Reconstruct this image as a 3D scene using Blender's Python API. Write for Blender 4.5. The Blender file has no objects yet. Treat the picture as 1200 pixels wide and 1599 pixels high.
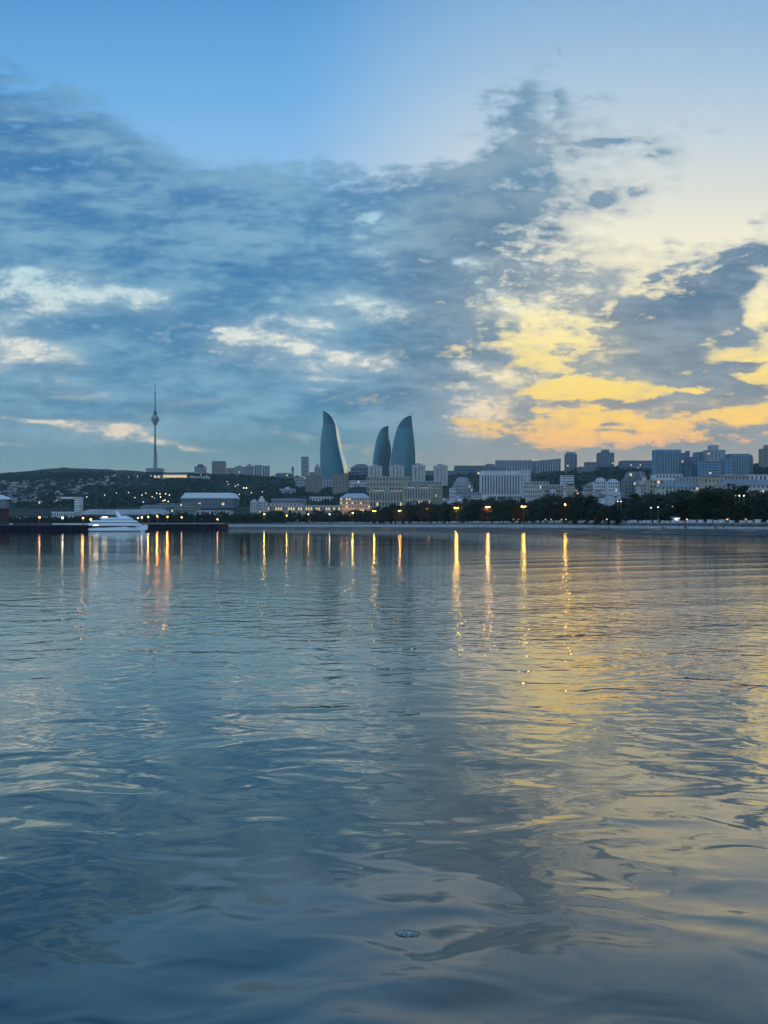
import bpy, bmesh, math, random
import numpy as np
from mathutils import Vector, Matrix, noise as mnoise
random.seed(7); NOHAZE=False
F=1200.0; HZ=821.0; CZ=3.0
scene=bpy.context.scene
COL=scene.collection
def W(px,py,Y): return Vector(((px-600)/F*Y, Y, CZ+(HZ-py)/F*Y))
def interp(tab,x):
    if x<=tab[0][0]: return tab[0][1]
    for (a,va),(b,vb) in zip(tab,tab[1:]):
        if x<=b: return va+(vb-va)*(x-a)/(b-a)
    return tab[-1][1]
def lin(r,g,b):
    f=lambda c:(c/255/12.92) if c/255<=0.04045 else ((c/255+0.055)/1.055)**2.4
    return (f(r),f(g),f(b),1.0)

# ------------------------------------------------------------ node helper
class NT:
    def __init__(s,tree): s.t=tree; s.n=tree.nodes; s.l=tree.links; s.n.clear()
    def node(s,typ,**kw):
        n=s.n.new(typ)
        for k,v in kw.items(): setattr(n,k,v)
        return n
    def put(s,sock,v):
        if hasattr(v,'is_linked') or isinstance(v,bpy.types.NodeSocket): s.l.new(v,sock)
        elif v is not None: sock.default_value=v
    def m(s,op,a,b=None,c=None,clamp=False):
        n=s.node('ShaderNodeMath',operation=op,use_clamp=clamp)
        s.put(n.inputs[0],a)
        if b is not None: s.put(n.inputs[1],b)
        if c is not None: s.put(n.inputs[2],c)
        return n.outputs[0]
    def vm(s,op,a,b=None,c=None,out=0):
        n=s.node('ShaderNodeVectorMath',operation=op)
        s.put(n.inputs[0],a)
        if b is not None: s.put(n.inputs[1],b)
        if c is not None: s.put(n.inputs[2],c)
        return n.outputs[out]
    def xyz(s,x,y,z):
        n=s.node('ShaderNodeCombineXYZ'); s.put(n.inputs[0],x); s.put(n.inputs[1],y); s.put(n.inputs[2],z); return n.outputs[0]
    def sep(s,v):
        n=s.node('ShaderNodeSeparateXYZ'); s.put(n.inputs[0],v); return n.outputs
    def sepc(s,v):
        n=s.node('ShaderNodeSeparateColor'); s.put(n.inputs[0],v); return n.outputs
    def ss(s,v,a,b,lo=0.0,hi=1.0,typ='SMOOTHSTEP'):
        n=s.node('ShaderNodeMapRange',interpolation_type=typ,clamp=(typ!='LINEAR')); s.put(n.inputs[0],v)
        for i,q in enumerate((a,b,lo,hi)): s.put(n.inputs[i+1],q)
        return n.outputs[0]
    def noise(s,vec,scale,detail=4,rough=0.55,dist=0.0,out=0,dim='3D'):
        n=s.node('ShaderNodeTexNoise',noise_dimensions=dim); s.put(n.inputs['Vector'],vec)
        n.inputs['Scale'].default_value=scale; n.inputs['Detail'].default_value=detail
        n.inputs['Roughness'].default_value=rough; n.inputs['Distortion'].default_value=dist
        return n.outputs[out]
    def mix(s,f,a,b):
        n=s.node('ShaderNodeMix',data_type='RGBA',clamp_factor=False); s.put(n.inputs[0],f); s.put(n.inputs[6],a); s.put(n.inputs[7],b); return n.outputs[2]
    def ramp(s,fac,stops,interp='LINEAR'):
        n=s.node('ShaderNodeValToRGB'); s.put(n.inputs[0],fac); r=n.color_ramp; r.interpolation=interp
        r.elements[0].position=stops[0][0]; r.elements[0].color=stops[0][1]
        r.elements[1].position=stops[-1][0]; r.elements[1].color=stops[-1][1]
        for p,c in stops[1:-1]:
            e=r.elements.new(p); e.color=c
        return n.outputs[0]
    def mapping(s,vec,loc=(0,0,0),rot=(0,0,0),scale=(1,1,1),typ='POINT'):
        n=s.node('ShaderNodeMapping',vector_type=typ); s.put(n.inputs[0],vec)
        n.inputs[1].default_value=loc; n.inputs[2].default_value=rot; n.inputs[3].default_value=scale
        return n.outputs[0]

# ------------------------------------------------------------ sky, all of it laid out by compass direction and elevation
SUN_AZ=math.atan((1080-600)/F); SUN_EL=math.radians(2.4)
CMAP={0:"0000000000000000000000000",
40:"1000000000000000000000000",
80:"3110000000000000010000000",
120:"5321000000000000332000010",
160:"7653000000000001554210000",
200:"8887410000000002665433010",
240:"9998852100000016865443100",
280:"9999987655556788985432000",
320:"9999999999999999976531000",
360:"9999999999999999984100001",
400:"9999999999999999986323689",
440:"9999999999999999987745999",
480:"9999999999999997667999994",
520:"9999999999999987666999996",
560:"9999999999999987556999851",
600:"9999999999999878642456234",
640:"9999999999999976621122332",
680:"9999999999999988840001367",
720:"9999999999999999999999999",
760:"9999999999999999999999999"}
HMAP={0:"0"*25,40:"0"*25,80:"0"*25,
120:"0000000000000000111000000",
160:"0000000000000000222000000",
200:"0000000000000000232000000",
240:"0111211000000001232000000",
280:"0001112222222112220000000",
320:"0001112333355422220000000",
360:"2111112333345521224000000",
400:"4321000123333333556411500",
440:"8874200011222225455650310",
480:"6677662114566544555320000",
520:"7421222688650000455531020",
560:"9730011267777200245543248",
600:"2342000001221147466553333",
640:"3321133000000167566666666",
680:"4456653100000266344444422",
720:"0"*25,760:"0"*25}
# (cx,cy,rx,ry,tilt deg (+ = right end lower),amount) in photo pixels, turned into directions below
HBLOB=[(60,445,75,22,8,.9),(75,480,30,20,30,.5),(185,458,28,10,5,.7),(240,462,26,9,0,.95),(45,545,75,13,14,1.0),
(350,535,32,20,-10,.9),(420,530,60,9,12,.9),(540,556,62,9,8,1.0),(520,590,55,3.5,2,.55),(140,620,42,6,2,.6),(325,624,38,10,0,.5),
(60,658,80,4,4,.6),(170,668,60,7,5,.9),(255,688,80,5,10,.9),(15,692,22,3,0,.6),(490,503,35,6,4,.8),(560,470,75,14,12,.55),
(600,410,40,14,30,.5),(590,350,35,20,10,.6),(740,414,26,9,0,.8),(760,580,55,11,10,1.0),(700,605,50,5,5,.7),(740,632,55,6,2,.8),(750,650,45,7,0,.9),(735,675,40,7,6,.8),
(760,545,40,8,4,.6),(650,650,8,1.2,4,.9),(800,480,40,14,20,.6),(505,608,45,2.5,2,.35),(640,582,35,4,8,.4),(15,170,40,3,30,.35),(85,345,30,6,25,.3)]
CBLOB=[(945,630,75,6.5,-2,1.24),(880,624,40,6,-4,1.08),(1110,628,75,11,-6,1.40),(1130,600,60,8,6,1.08),(1170,575,40,6,-10,0.93),(950,664,30,4,-3,0.93),(960,676,55,6,0,0.78),
(1070,615,12,4,0,0.93),(1040,650,25,4,0,0.46),(1095,141,14,3.5,-5,0.50),(970,220,60,5,-3,0.55),(1030,235,25,12,30,0.40),(1085,110,14,6,0,0.25),(1115,205,18,8,10,0.30),(950,155,25,5,10,0.25),(948,312,22,8,-10,0.50),(1010,298,16,6,-20,0.40),
(880,80,6,8,0,.35),(820,165,22,40,25,.4),(878,160,14,30,-8,.4),(1005,555,60,25,0,.4),(1080,450,60,35,0,.3),(1050,377,20,4,-5,.3),(1190,345,14,12,-30,.5),
(850,590,30,6,0,.6),(830,640,28,14,0,.4),(690,600,30,5,0,0.3),
(835,562,22,20,0,-.5),(1190,470,14,45,0,-.7),(1130,520,30,8,-20,-.35),(1170,550,60,14,-12,-.5),(960,470,25,10,-40,-.35),(1120,415,55,4,-25,-.3),(900,600,60,8,0,-.4),(1000,655,120,5,0,-.15),(1000,608,110,7,0,-.2)]

def build_world():
    w=bpy.data.worlds.new("World"); scene.world=w; w.use_nodes=True
    w.cycles.sampling_method='MANUAL'; w.cycles.sample_map_resolution=256
    N=NT(w.node_tree)
    tc=N.node('ShaderNodeTexCoord'); d=N.vm('NORMALIZE',tc.outputs['Generated'])
    x,y,z=N.sep(d)
    az=N.m('ARCTAN2',x,y)
    hyp=N.m('SQRT',N.m('ADD',N.m('MULTIPLY',x,x),N.m('MULTIPLY',y,y)))
    caz=N.m('MAXIMUM',N.m('COSINE',az),0.75)
    T=N.m('DIVIDE',N.m('DIVIDE',z,N.m('MAXIMUM',hyp,0.02)),caz)          # tangent of elevation
    # direction chart: U in units of tangent-like azimuth, V tangent elevation (front half is what the photo sees)
    U=N.m('MULTIPLY',N.m('TANGENT',N.m('MULTIPLY',az,0.48)),1/0.48)
    U=N.m('MULTIPLY',U,1.0)
    # noise space: cloud deck seen in perspective
    k=N.m('ADD',N.m('MAXIMUM',z,0.0),0.13)
    P=N.xyz(N.m('DIVIDE',x,k),N.m('MULTIPLY',N.m('DIVIDE',y,k),1.0),0.0)
    S=N.xyz(N.m('MULTIPLY',U,1.0),N.m('MULTIPLY',T,2.1),0.3)
    # warp
    wv1=N.noise(S,5.0,3,0.5,0.0,out=1,dim='2D')
    wv2=N.noise(S,17.0,4,0.62,0.0,out=1,dim='2D')
    w1=[N.m('SUBTRACT',q,0.5) for q in N.sepc(wv1)[:3]]; w2=[N.m('SUBTRACT',q,0.5) for q in N.sepc(wv2)[:3]]
    Uw=N.m('MULTIPLY_ADD',w1[0],0.10,N.m('MULTIPLY_ADD',w2[0],0.075,U))
    Tw=N.m('MULTIPLY_ADD',w1[1],0.045,N.m('MULTIPLY_ADD',w2[1],0.034,T))
    # grid maps
    def upos(px): 
        a=math.atan((px-600)/F); return math.tan(a*0.48)/0.48
    lo,hi=upos(-60),upos(1260)
    fac=N.ss(Uw,lo,hi,typ='LINEAR')
    acc=None
    ys=sorted(CMAP)
    Tp=N.m('MULTIPLY_ADD',Tw,-F,HZ)     # photo-row equivalent of the elevation
    for i,yy in enumerate(ys):
        st=[]
        for j in range(25):
            p=(upos(j*50)-lo)/(hi-lo)
            st.append((p,(int(CMAP[yy][j])/9,int(HMAP[yy][j])/9,0,1)))
        if i and i%5==0: fac=N.m('MULTIPLY_ADD',N.sepc(acc)[0],1e-7,fac)   # keeps the shader small in memory
        c=N.ramp(fac,st,'EASE')
        if acc is None: acc=c
        else: acc=N.mix(N.ss(Tp,float(ys[i-1]),float(yy)),acc,c)
    a3=N.sepc(acc); Cf=a3[0]; Hf=a3[1]
    # finer blobs, weakly warped
    Ub=N.m('MULTIPLY_ADD',w1[2],0.03,N.m('MULTIPLY_ADD',w2[0],0.05,U)); Tb=N.m('MULTIPLY_ADD',w1[0],0.012,N.m('MULTIPLY_ADD',w2[2],0.020,T))
    B=N.xyz(Ub,Tb,0.0)
    def blobs(tab):
        tot=None
        Bk=B
        for q,(cx,cy,rx,ry,rot,amt) in enumerate(tab):
            if tot is not None and q%4==0: Bk=N.xyz(N.m('MULTIPLY_ADD',tot,1e-7,Ub),Tb,0.0)
            v=N.mapping(Bk,loc=(upos(cx),(HZ-cy)/F,0),rot=(0,0,-math.radians(rot)),scale=(rx*1.25/F,ry*1.35/F,1),typ='TEXTURE')
            L=N.vm('LENGTH',v,out=1)
            g=N.ss(L,0.0,1.45,amt,0.0)
            tot=g if tot is None else N.m('ADD',tot,g)
        return tot
    hb=blobs(HBLOB); Ub=N.m('MULTIPLY_ADD',hb,1e-7,Ub); B=N.xyz(Ub,Tb,0.0); cb=blobs(CBLOB)
    # far from the photographed part of the sky: broken generic cloud
    front=N.ss(N.m('ABSOLUTE',az),0.62,0.9,1.0,0.0)
    # overhead
    up=N.ss(Tp,10.0,-120.0)
    # detail noises
    n1=N.noise(N.mapping(S,rot=(0,0,math.radians(16)),scale=(0.75,1.45,1)),9.0,6,0.60,0.0,dim='2D'); n2=N.noise(S,34.0,5,0.62,0.0,dim='2D')
    nP=N.noise(P,1.7,7,0.58,0.0,dim='2D')
    det=N.m('ADD',N.m('MULTIPLY',N.m('SUBTRACT',n1,0.5),0.85),N.m('MULTIPLY',N.m('SUBTRACT',n2,0.5),0.95))
    det=N.m('ADD',det,N.m('MULTIPLY',N.m('SUBTRACT',nP,0.5),0.7))
    ns=N.noise(N.xyz(N.m('MULTIPLY',Uw,2.6),N.m('MULTIPLY',Tw,15.0),0.0),2.4,5,0.6,0.0,dim='2D')
    det=N.m('MULTIPLY_ADD',N.m('SUBTRACT',ns,0.5),N.ss(Tp,470.0,620.0,0.25,1.5),det)
    det=N.m('MULTIPLY',det,N.m('MULTIPLY_ADD',N.m('MULTIPLY',N.ss(U,0.02,0.16),N.m('MULTIPLY',N.ss(U,0.23,0.30,1.0,0.0),N.ss(Tp,330.0,450.0))),0.8,1.0))
    gen=N.ss(nP,0.42,0.58,0.0,1.0)
    gen=N.m('MULTIPLY',gen,N.ss(z,0.15,0.75,0.85,0.35))
    gen=N.m('MULTIPLY',gen,N.ss(N.m('ABSOLUTE',N.m('SUBTRACT',az,1.0)),0.5,0.8,0.25,1.0))
    Cf=N.m('ADD',N.m('MULTIPLY',N.m('ADD',Cf,cb),front),N.m('MULTIPLY',gen,N.m('SUBTRACT',1.0,front)))
    Cf=N.m('ADD',Cf,N.m('MULTIPLY',N.m('MULTIPLY',up,front),N.m('MULTIPLY',N.ss(nP,0.45,0.62),0.55)))
    env=N.ss(Cf,0.0,0.25)
    veil=N.m('MULTIPLY',N.ss(N.m('ADD',N.m('MULTIPLY',n2,0.5),N.m('MULTIPLY_ADD',ns,0.35,N.m('MULTIPLY',n1,0.15))),0.42,0.63,0.0,0.60),N.m('MULTIPLY',N.m('MULTIPLY',N.ss(Tp,350.0,450.0),N.ss(U,0.06,0.16)),N.ss(U,0.45,0.62,1.0,0.0)))
    cov=N.ss(N.m('ADD',Cf,N.m('MULTIPLY',N.m('MULTIPLY',det,1.15),env)),0.10,0.86)
    cov=N.m('MAXIMUM',cov,veil)
    # --- clear sky colour
    dz=N.m('SUBTRACT',az,SUN_AZ+0.05)
    dz=N.m('MULTIPLY_ADD',N.m('MAXIMUM',dz,0.0),-0.65,dz)
    sa=N.m('COSINE',dz)
    warmaz=N.ss(sa,0.84,0.998)
    Tc=N.m('MULTIPLY_ADD',N.sep(N.xyz(T,0,0))[0],-F,HZ)
    te=N.ss(N.m('MULTIPLY_ADD',cb,1e-5,Tc),-600.0,821.0,typ='LINEAR')
    pos=lambda yy:(yy+600)/1421
    blue=N.ramp(te,[(0,lin(38,84,150)),(pos(-280),lin(40,92,142)),(pos(-60),lin(66,128,184)),(pos(20),lin(86,150,206)),(pos(150),lin(108,168,218)),(pos(300),lin(142,186,224)),(pos(520),lin(160,190,210)),(pos(700),lin(128,158,172)),(pos(821),lin(120,150,158))])
    warm=N.ramp(te,[(0,lin(40,88,152)),(pos(-280),lin(84,134,172)),(pos(0),lin(132,172,206)),(pos(110),lin(160,188,212)),(pos(200),lin(186,202,212)),(pos(300),lin(214,216,208)),(pos(380),lin(238,232,206)),(pos(480),lin(252,238,184)),(pos(560),lin(255,228,134)),(pos(630),lin(255,216,104)),(pos(662),lin(255,206,104)),(pos(694),lin(238,184,124)),(pos(720),lin(165,152,138)),(pos(821),lin(140,142,138))])
    clear=N.mix(warmaz,blue,warm)
    # --- cloud colour
    tex=N.ss(N.m('ADD',N.m('MULTIPLY',n1,0.50),N.m('MULTIPLY_ADD',n2,0.22,N.m('MULTIPLY',nP,0.28))),0.39,0.62)
    dkl=N.ramp(te,[(0,lin(24,60,100)),(pos(0),lin(54,110,162)),(pos(300),lin(56,114,164)),(pos(520),lin(60,121,163)),(pos(640),lin(76,129,161)),(pos(700),lin(100,142,156)),(pos(821),lin(116,148,152))])
    dkr=N.ramp(te,[(0,lin(34,70,112)),(pos(0),lin(104,146,178)),(pos(250),lin(98,140,168)),(pos(400),lin(82,116,144)),(pos(600),lin(86,116,138)),(pos(690),lin(116,138,148)),(pos(720),lin(138,148,152)),(pos(821),lin(134,144,146))])
    wa2=N.ss(sa,0.86,0.98)
    dark=N.mix(wa2,dkl,dkr)
    lite=N.mix(wa2,lin(134,178,200),lin(144,162,174))
    tfac=N.m('MULTIPLY',N.m('MULTIPLY',tex,0.68),N.ss(Tc,735.0,640.0,0.0,1.0))
    body=N.mix(tfac,dark,lite)
    # highlights
    nh=N.noise(S,26.0,6,0.66,0.0,dim='2D')
    mid=N.m('MULTIPLY',N.m('ADD',Hf,0.0),front)
    hraw=N.m('ADD',N.m('MULTIPLY',mid,0.62),N.m('MULTIPLY',N.m('MULTIPLY',hb,0.62),front))
    hraw=N.m('MULTIPLY_ADD',N.m('MULTIPLY',N.m('MULTIPLY',N.ss(U,0.05,0.12),N.ss(U,0.24,0.33,1.0,0.0)),N.m('MULTIPLY',N.ss(Tp,390.0,450.0),N.ss(Tp,600.0,660.0,1.0,0.0))),0.16,hraw)
    hcap=N.m('MINIMUM',hraw,0.80)
    nz=N.m('SUBTRACT',N.m('ADD',N.m('MULTIPLY',nh,0.55),N.m('MULTIPLY_ADD',n2,0.30,N.m('MULTIPLY',n1,0.15))),0.5)
    hl=N.m('ADD',N.ss(N.m('ADD',hcap,N.m('MULTIPLY',nz,N.m('MULTIPLY_ADD',hcap,4.4,0.9))),0.32,1.20,0.0,0.84),N.m('MULTIPLY',N.ss(hcap,0.0,0.8),0.26))
    wa3=N.ss(sa,0.93,0.998)
    hcl=N.ramp(te,[(0,lin(150,190,215)),(pos(300),lin(150,192,214)),(pos(420),lin(178,208,216)),(pos(560),lin(222,222,210)),(pos(700),lin(214,202,184)),(pos(821),lin(150,160,165))])
    hcw=N.ramp(te,[(0,lin(170,195,215)),(pos(300),lin(210,212,205)),(pos(420),lin(248,238,210)),(pos(520),lin(255,238,184)),(pos(600),lin(255,228,150)),(pos(640),lin(254,212,138)),(pos(680),lin(244,188,136)),(pos(821),lin(170,160,150))])
    hcol=N.mix(wa3,hcl,hcw)
    body2=N.mix(hl,body,hcol)
    # thin rims glow where the cloud is thin beside the sunset
    rim=N.m('MULTIPLY',N.m('MULTIPLY',cov,N.m('SUBTRACT',1.0,cov)),N.m('MULTIPLY_ADD',wa3,1.7,0.25))
    body2=N.mix(N.m('MULTIPLY',rim,N.ss(Tc,60.0,300.0)),body2,hcol)
    out=N.mix(cov,clear,body2)
    # horizon haze bank
    hz=N.ss(Tc,690.0,745.0,0.0,0.8)
    hzc=N.mix(N.ss(sa,0.86,0.99),lin(122,152,162),lin(138,148,150))
    out=N.mix(hz,out,hzc)
    # unseen sky away from the sunset: dusk blue, brightness added to light the facades; ring of glow towards the sunset side stays (above nodes)
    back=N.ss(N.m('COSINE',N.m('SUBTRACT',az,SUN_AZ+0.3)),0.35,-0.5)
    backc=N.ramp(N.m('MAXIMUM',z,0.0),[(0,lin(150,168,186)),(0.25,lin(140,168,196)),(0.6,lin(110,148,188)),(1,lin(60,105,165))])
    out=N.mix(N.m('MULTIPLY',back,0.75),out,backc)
    # physical dusk sky underneath
    sky=N.node('ShaderNodeTexSky'); sky.sky_type='NISHITA'; sky.sun_disc=False; sky.sun_elevation=SUN_EL; sky.sun_rotation=SUN_AZ
    bg1=N.node('ShaderNodeBackground'); N.put(bg1.inputs[0],out); N.put(bg1.inputs[1],N.m('MULTIPLY_ADD',back,1.15,1.14))  # extra strength behind the camera, added to lift the building fronts
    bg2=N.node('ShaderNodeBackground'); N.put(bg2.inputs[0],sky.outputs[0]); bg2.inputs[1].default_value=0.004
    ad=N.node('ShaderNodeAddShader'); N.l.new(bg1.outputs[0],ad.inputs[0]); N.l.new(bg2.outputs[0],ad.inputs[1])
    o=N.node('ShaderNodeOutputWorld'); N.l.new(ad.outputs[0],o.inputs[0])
build_world()

sun=bpy.data.lights.new('sun','SUN'); sun.energy=0.5; sun.angle=math.radians(2); sun.color=(1,0.82,0.6)
so=bpy.data.objects.new('sun',sun); COL.objects.link(so)
sd=Vector((math.sin(SUN_AZ)*math.cos(SUN_EL),math.cos(SUN_AZ)*math.cos(SUN_EL),math.sin(SUN_EL)))
so.rotation_euler=(-sd).to_track_quat('-Z','Y').to_euler()
cam=bpy.data.cameras.new('camera'); co=bpy.data.objects.new('camera',cam); COL.objects.link(co); scene.camera=co
co.location=(0,0,CZ); co.rotation_euler=(math.radians(90),0,0)
cam.sensor_fit='VERTICAL'; cam.sensor_height=24; cam.lens=24*F/1599; cam.shift_y=(HZ-799.5)/1599
cam.clip_start=0.1; cam.clip_end=20000
scene.view_settings.view_transform='Standard'; scene.view_settings.look='None'; scene.view_settings.exposure=0; scene.view_settings.gamma=1

cy=scene.cycles; cy.use_adaptive_sampling=True; cy.adaptive_threshold=0.02; cy.adaptive_min_samples=12; cy.use_denoising=True
cy.max_bounces=6; cy.glossy_bounces=4; cy.diffuse_bounces=3; cy.volume_bounces=0; cy.transparent_max_bounces=6; cy.sample_clamp_indirect=6; cy.caustics_reflective=True
# ------------------------------------------------------------ materials
MATS={}
WAVE=1.0
def mat(name,col,rough=0.8,spec=0.3,var=0.0,vscale=0.2,metal=0.0,ior=None,col2=None,emit=None,es=0):
    if name in MATS: return MATS[name]
    m=bpy.data.materials.new(name); m.use_nodes=True; N=NT(m.node_tree)
    b=N.node('ShaderNodeBsdfPrincipled'); o=N.node('ShaderNodeOutputMaterial'); N.l.new(b.outputs[0],o.inputs[0])
    c=(*col,1.0)
    if var>0:
        tc=N.node('ShaderNodeTexCoord')
        f=N.noise(tc.outputs['Object'],vscale,5,0.6)
        c2=(*col2,1.0) if col2 else tuple(min(1,q*(1-var)) for q in col)+(1,)
        f=N.ss(f,0.38,0.62)
        N.put(b.inputs['Base Color'],N.mix(f,c,c2))
    else: b.inputs['Base Color'].default_value=c
    b.inputs['Roughness'].default_value=rough; b.inputs['Metallic'].default_value=metal
    b.inputs['Specular IOR Level'].default_value=spec
    if ior: b.inputs['IOR'].default_value=ior
    if emit: b.inputs['Emission Color'].default_value=(*emit,1); b.inputs['Emission Strength'].default_value=es
    MATS[name]=m; return m
def tagp(o,label=None,cat=None,group=None,kind=None):
    if label: o['label']=label
    if cat: o['category']=cat
    if group: o['group']=group
    if kind: o['kind']=kind
    return o
def link(name,me,parent=None,m=None):
    o=bpy.data.objects.new(name,me); COL.objects.link(o)
    if parent: o.parent=parent
    if m and not me.materials: me.materials.append(m)
    return o
def pydata(name,vs,fs,m=None,parent=None,smooth=False):
    me=bpy.data.meshes.new(name); me.from_pydata([tuple(v) for v in vs],[],fs); me.update()
    if smooth: me.polygons.foreach_set('use_smooth',[True]*len(me.polygons))
    return link(name,me,parent,m)
# ------------------------------------------------------------ water
def water_material():
    m=bpy.data.materials.new('sea_water'); m.use_nodes=True; N=NT(m.node_tree)
    geo=N.node('ShaderNodeNewGeometry'); p=geo.outputs['Position']
    px,py,pz=N.sep(p)
    dist=N.vm('LENGTH',p,out=1)
    v2=N.xyz(px,py,0.0)
    # slow swell, medium ripple, fine ripple; crests run mostly across the view
    a=N.noise(N.mapping(v2,rot=(0,0,math.radians(12)),scale=(0.6,1.0,1)),0.8,1,0.45,0.7,dim='2D')
    b=N.noise(N.mapping(v2,rot=(0,0,math.radians(-8)),scale=(0.62,1.0,1)),2.1,1.4,0.5,0.7,dim='2D')
    c=N.noise(N.mapping(v2,rot=(0,0,math.radians(5)),scale=(0.6,1.0,1)),5.5,2,0.55,0.4,dim='2D')
    big=N.noise(N.mapping(v2,rot=(0,0,math.radians(20)),scale=(0.25,1.0,1)),0.09,2,0.5,0.4,dim='2D')
    # wake crests sweeping in from the right
    wave=N.node('ShaderNodeTexWave',wave_type='BANDS',bands_direction='Y',wave_profile='SIN')
    N.put(wave.inputs[0],N.mapping(v2,rot=(0,0,math.radians(-24)),scale=(1,1,1)))
    wave.inputs['Scale'].default_value=0.052; wave.inputs['Distortion'].default_value=5.0; wave.inputs['Detail'].default_value=3; wave.inputs['Detail Scale'].default_value=0.35
    calm=N.noise(N.mapping(v2,scale=(0.6,1,1)),0.035,2,0.5)
    rip=N.ss(calm,0.35,0.65,0.5,1.25)
    right=N.ss(N.m('DIVIDE',px,N.m('MAXIMUM',py,1.0)),-0.05,0.30,0.0,1.0)
    # glassy at the camera, most ruffled in the open middle, calmer again under the lee of the shore
    mid=N.m('MULTIPLY',N.ss(dist,6.0,22.0,0.42,1.05),N.ss(dist,35.0,90.0,1.0,N.m('MULTIPLY_ADD',right,0.55,0.18)))
    fine=N.m('MULTIPLY',N.ss(dist,6.0,24.0,0.10,1.0),N.ss(dist,40.0,110.0,1.0,N.m('MULTIPLY_ADD',right,0.62,0.28)))
    h=N.m('MULTIPLY',a,N.m('MULTIPLY',0.040,N.ss(dist,22.0,80.0,1.0,0.18)))
    h=N.m('MULTIPLY_ADD',N.m('MULTIPLY',b,N.m('MULTIPLY',0.031,N.ss(dist,12.0,20.0,1.0,N.ss(dist,40.0,75.0,1.1,0.75)))),N.m('MULTIPLY',rip,mid),h)
    h=N.m('MULTIPLY_ADD',N.m('MULTIPLY',c,0.0105),N.m('MULTIPLY',rip,fine),h)
    h=N.m('MULTIPLY_ADD',big,0.04,h)
    h=N.m('MULTIPLY_ADD',N.m('MULTIPLY',N.m('POWER',wave.outputs['Fac'],3.0),0.040),N.m('MULTIPLY',right,N.ss(dist,8.0,20.0)),h)
    bump=N.node('ShaderNodeBump'); bump.inputs['Strength'].default_value=1.0; bump.inputs['Distance'].default_value=WAVE; N.put(bump.inputs['Height'],h)
    fr=N.node('ShaderNodeFresnel'); fr.inputs['IOR'].default_value=1.34; N.put(fr.inputs['Normal'],bump.outputs[0])
    fac=N.m('MINIMUM',N.m('MULTIPLY_ADD',N.m('POWER',fr.outputs[0],0.8),1.48,0.075),0.97)
    g=N.node('ShaderNodeBsdfGlossy'); g.distribution='GGX'; g.inputs['Roughness'].default_value=0.02; g.inputs['Color'].default_value=(1.0,0.95,0.87,1); N.put(g.inputs['Normal'],bump.outputs[0])
    df=N.node('ShaderNodeBsdfDiffuse'); df.inputs['Color'].default_value=(0.002,0.009,0.012,1)
    mx=N.node('ShaderNodeMixShader'); N.put(mx.inputs[0],fac); N.l.new(df.outputs[0],mx.inputs[1]); N.l.new(g.outputs[0],mx.inputs[2])
    o=N.node('ShaderNodeOutputMaterial'); N.l.new(mx.outputs[0],o.inputs[0])
    return m
wo=pydata('water',[(-4000,-280,0),(4000,-280,0),(4000,4200,0),(-4000,4200,0)],[(0,1,2,3)],water_material())
tagp(wo,kind='structure')
# ------------------------------------------------------------ terrain
SH=[(-600,950),(-200,950),(340,900),(440,800),(540,700),(640,600),(750,500),(860,400),(960,300),(1080,248),(1200,212),(1400,165),(1700,125),(2200,95)]
TOPZ=[(95,4.4),(212,4.6),(300,5.0),(400,5.6),(600,6.0),(900,6.7),(950,6.7)]
shoreY=lambda px: interp(SH,px)
topz=lambda Y: interp(TOPZ,Y)
RIDGE=[(-600,745),(0,739),(40,737),(80,732),(100,729.5),(130,731),(180,733),(230,737),(300,739),(340,740),(380,742),(420,744),(460,747),(500,748),(545,737),(560,734),(600,737),(640,741),(665,736),(700,738),(712,735),(750,736),(830,737),(880,737),(900,731),(930,728),(960,728.5),(1000,731),(1024,732),(1060,740),(1140,738),(1180,724),(1200,722),(1300,722),(1500,735),(2200,745)]
ridgeY=lambda px: interp([(-600,3300),(0,3300),(170,3200),(230,2800),(300,2700),(700,2600),(900,2200),(1000,2000),(2200,2000)],px)
kscale=lambda px: interp([(-600,1),(700,1),(1000,.62),(2200,.6)],px)
def gpy(px,Y):
    """apparent row of the ground at azimuth column px and distance Y"""
    ys=shoreY(px); k=kscale(px); R=interp(RIDGE,px); Yr=ridgeY(px)
    z0=topz(ys)-1.3
    def z2p(z,yy): return HZ-(z-CZ)*F/yy
    kn=[(ys,z2p(z0,ys)),(max(ys+60,1000*k),z2p(z0+3,max(ys+60,1000*k))-3)]
    lo=kn[-1][1]; ya=kn[-1][0]
    for f,q in ((.18,.30),(.40,.58),(.65,.80),(.85,.93),(1,1)):
        kn.append((ya+(Yr-ya)*f, lo+(R-lo)*q))
    return interp(kn,Y)
def gz(px,Y): 
    return CZ+(HZ-gpy(px,Y))/F*Y
def YforRow(px,row):
    a=shoreY(px)+30; b=ridgeY(px)*0.985
    if gpy(px,b)>row: return b
    for _ in range(40):
        m=(a+b)/2
        if gpy(px,m)>row: a=m
        else: b=m
    return (a+b)/2
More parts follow.
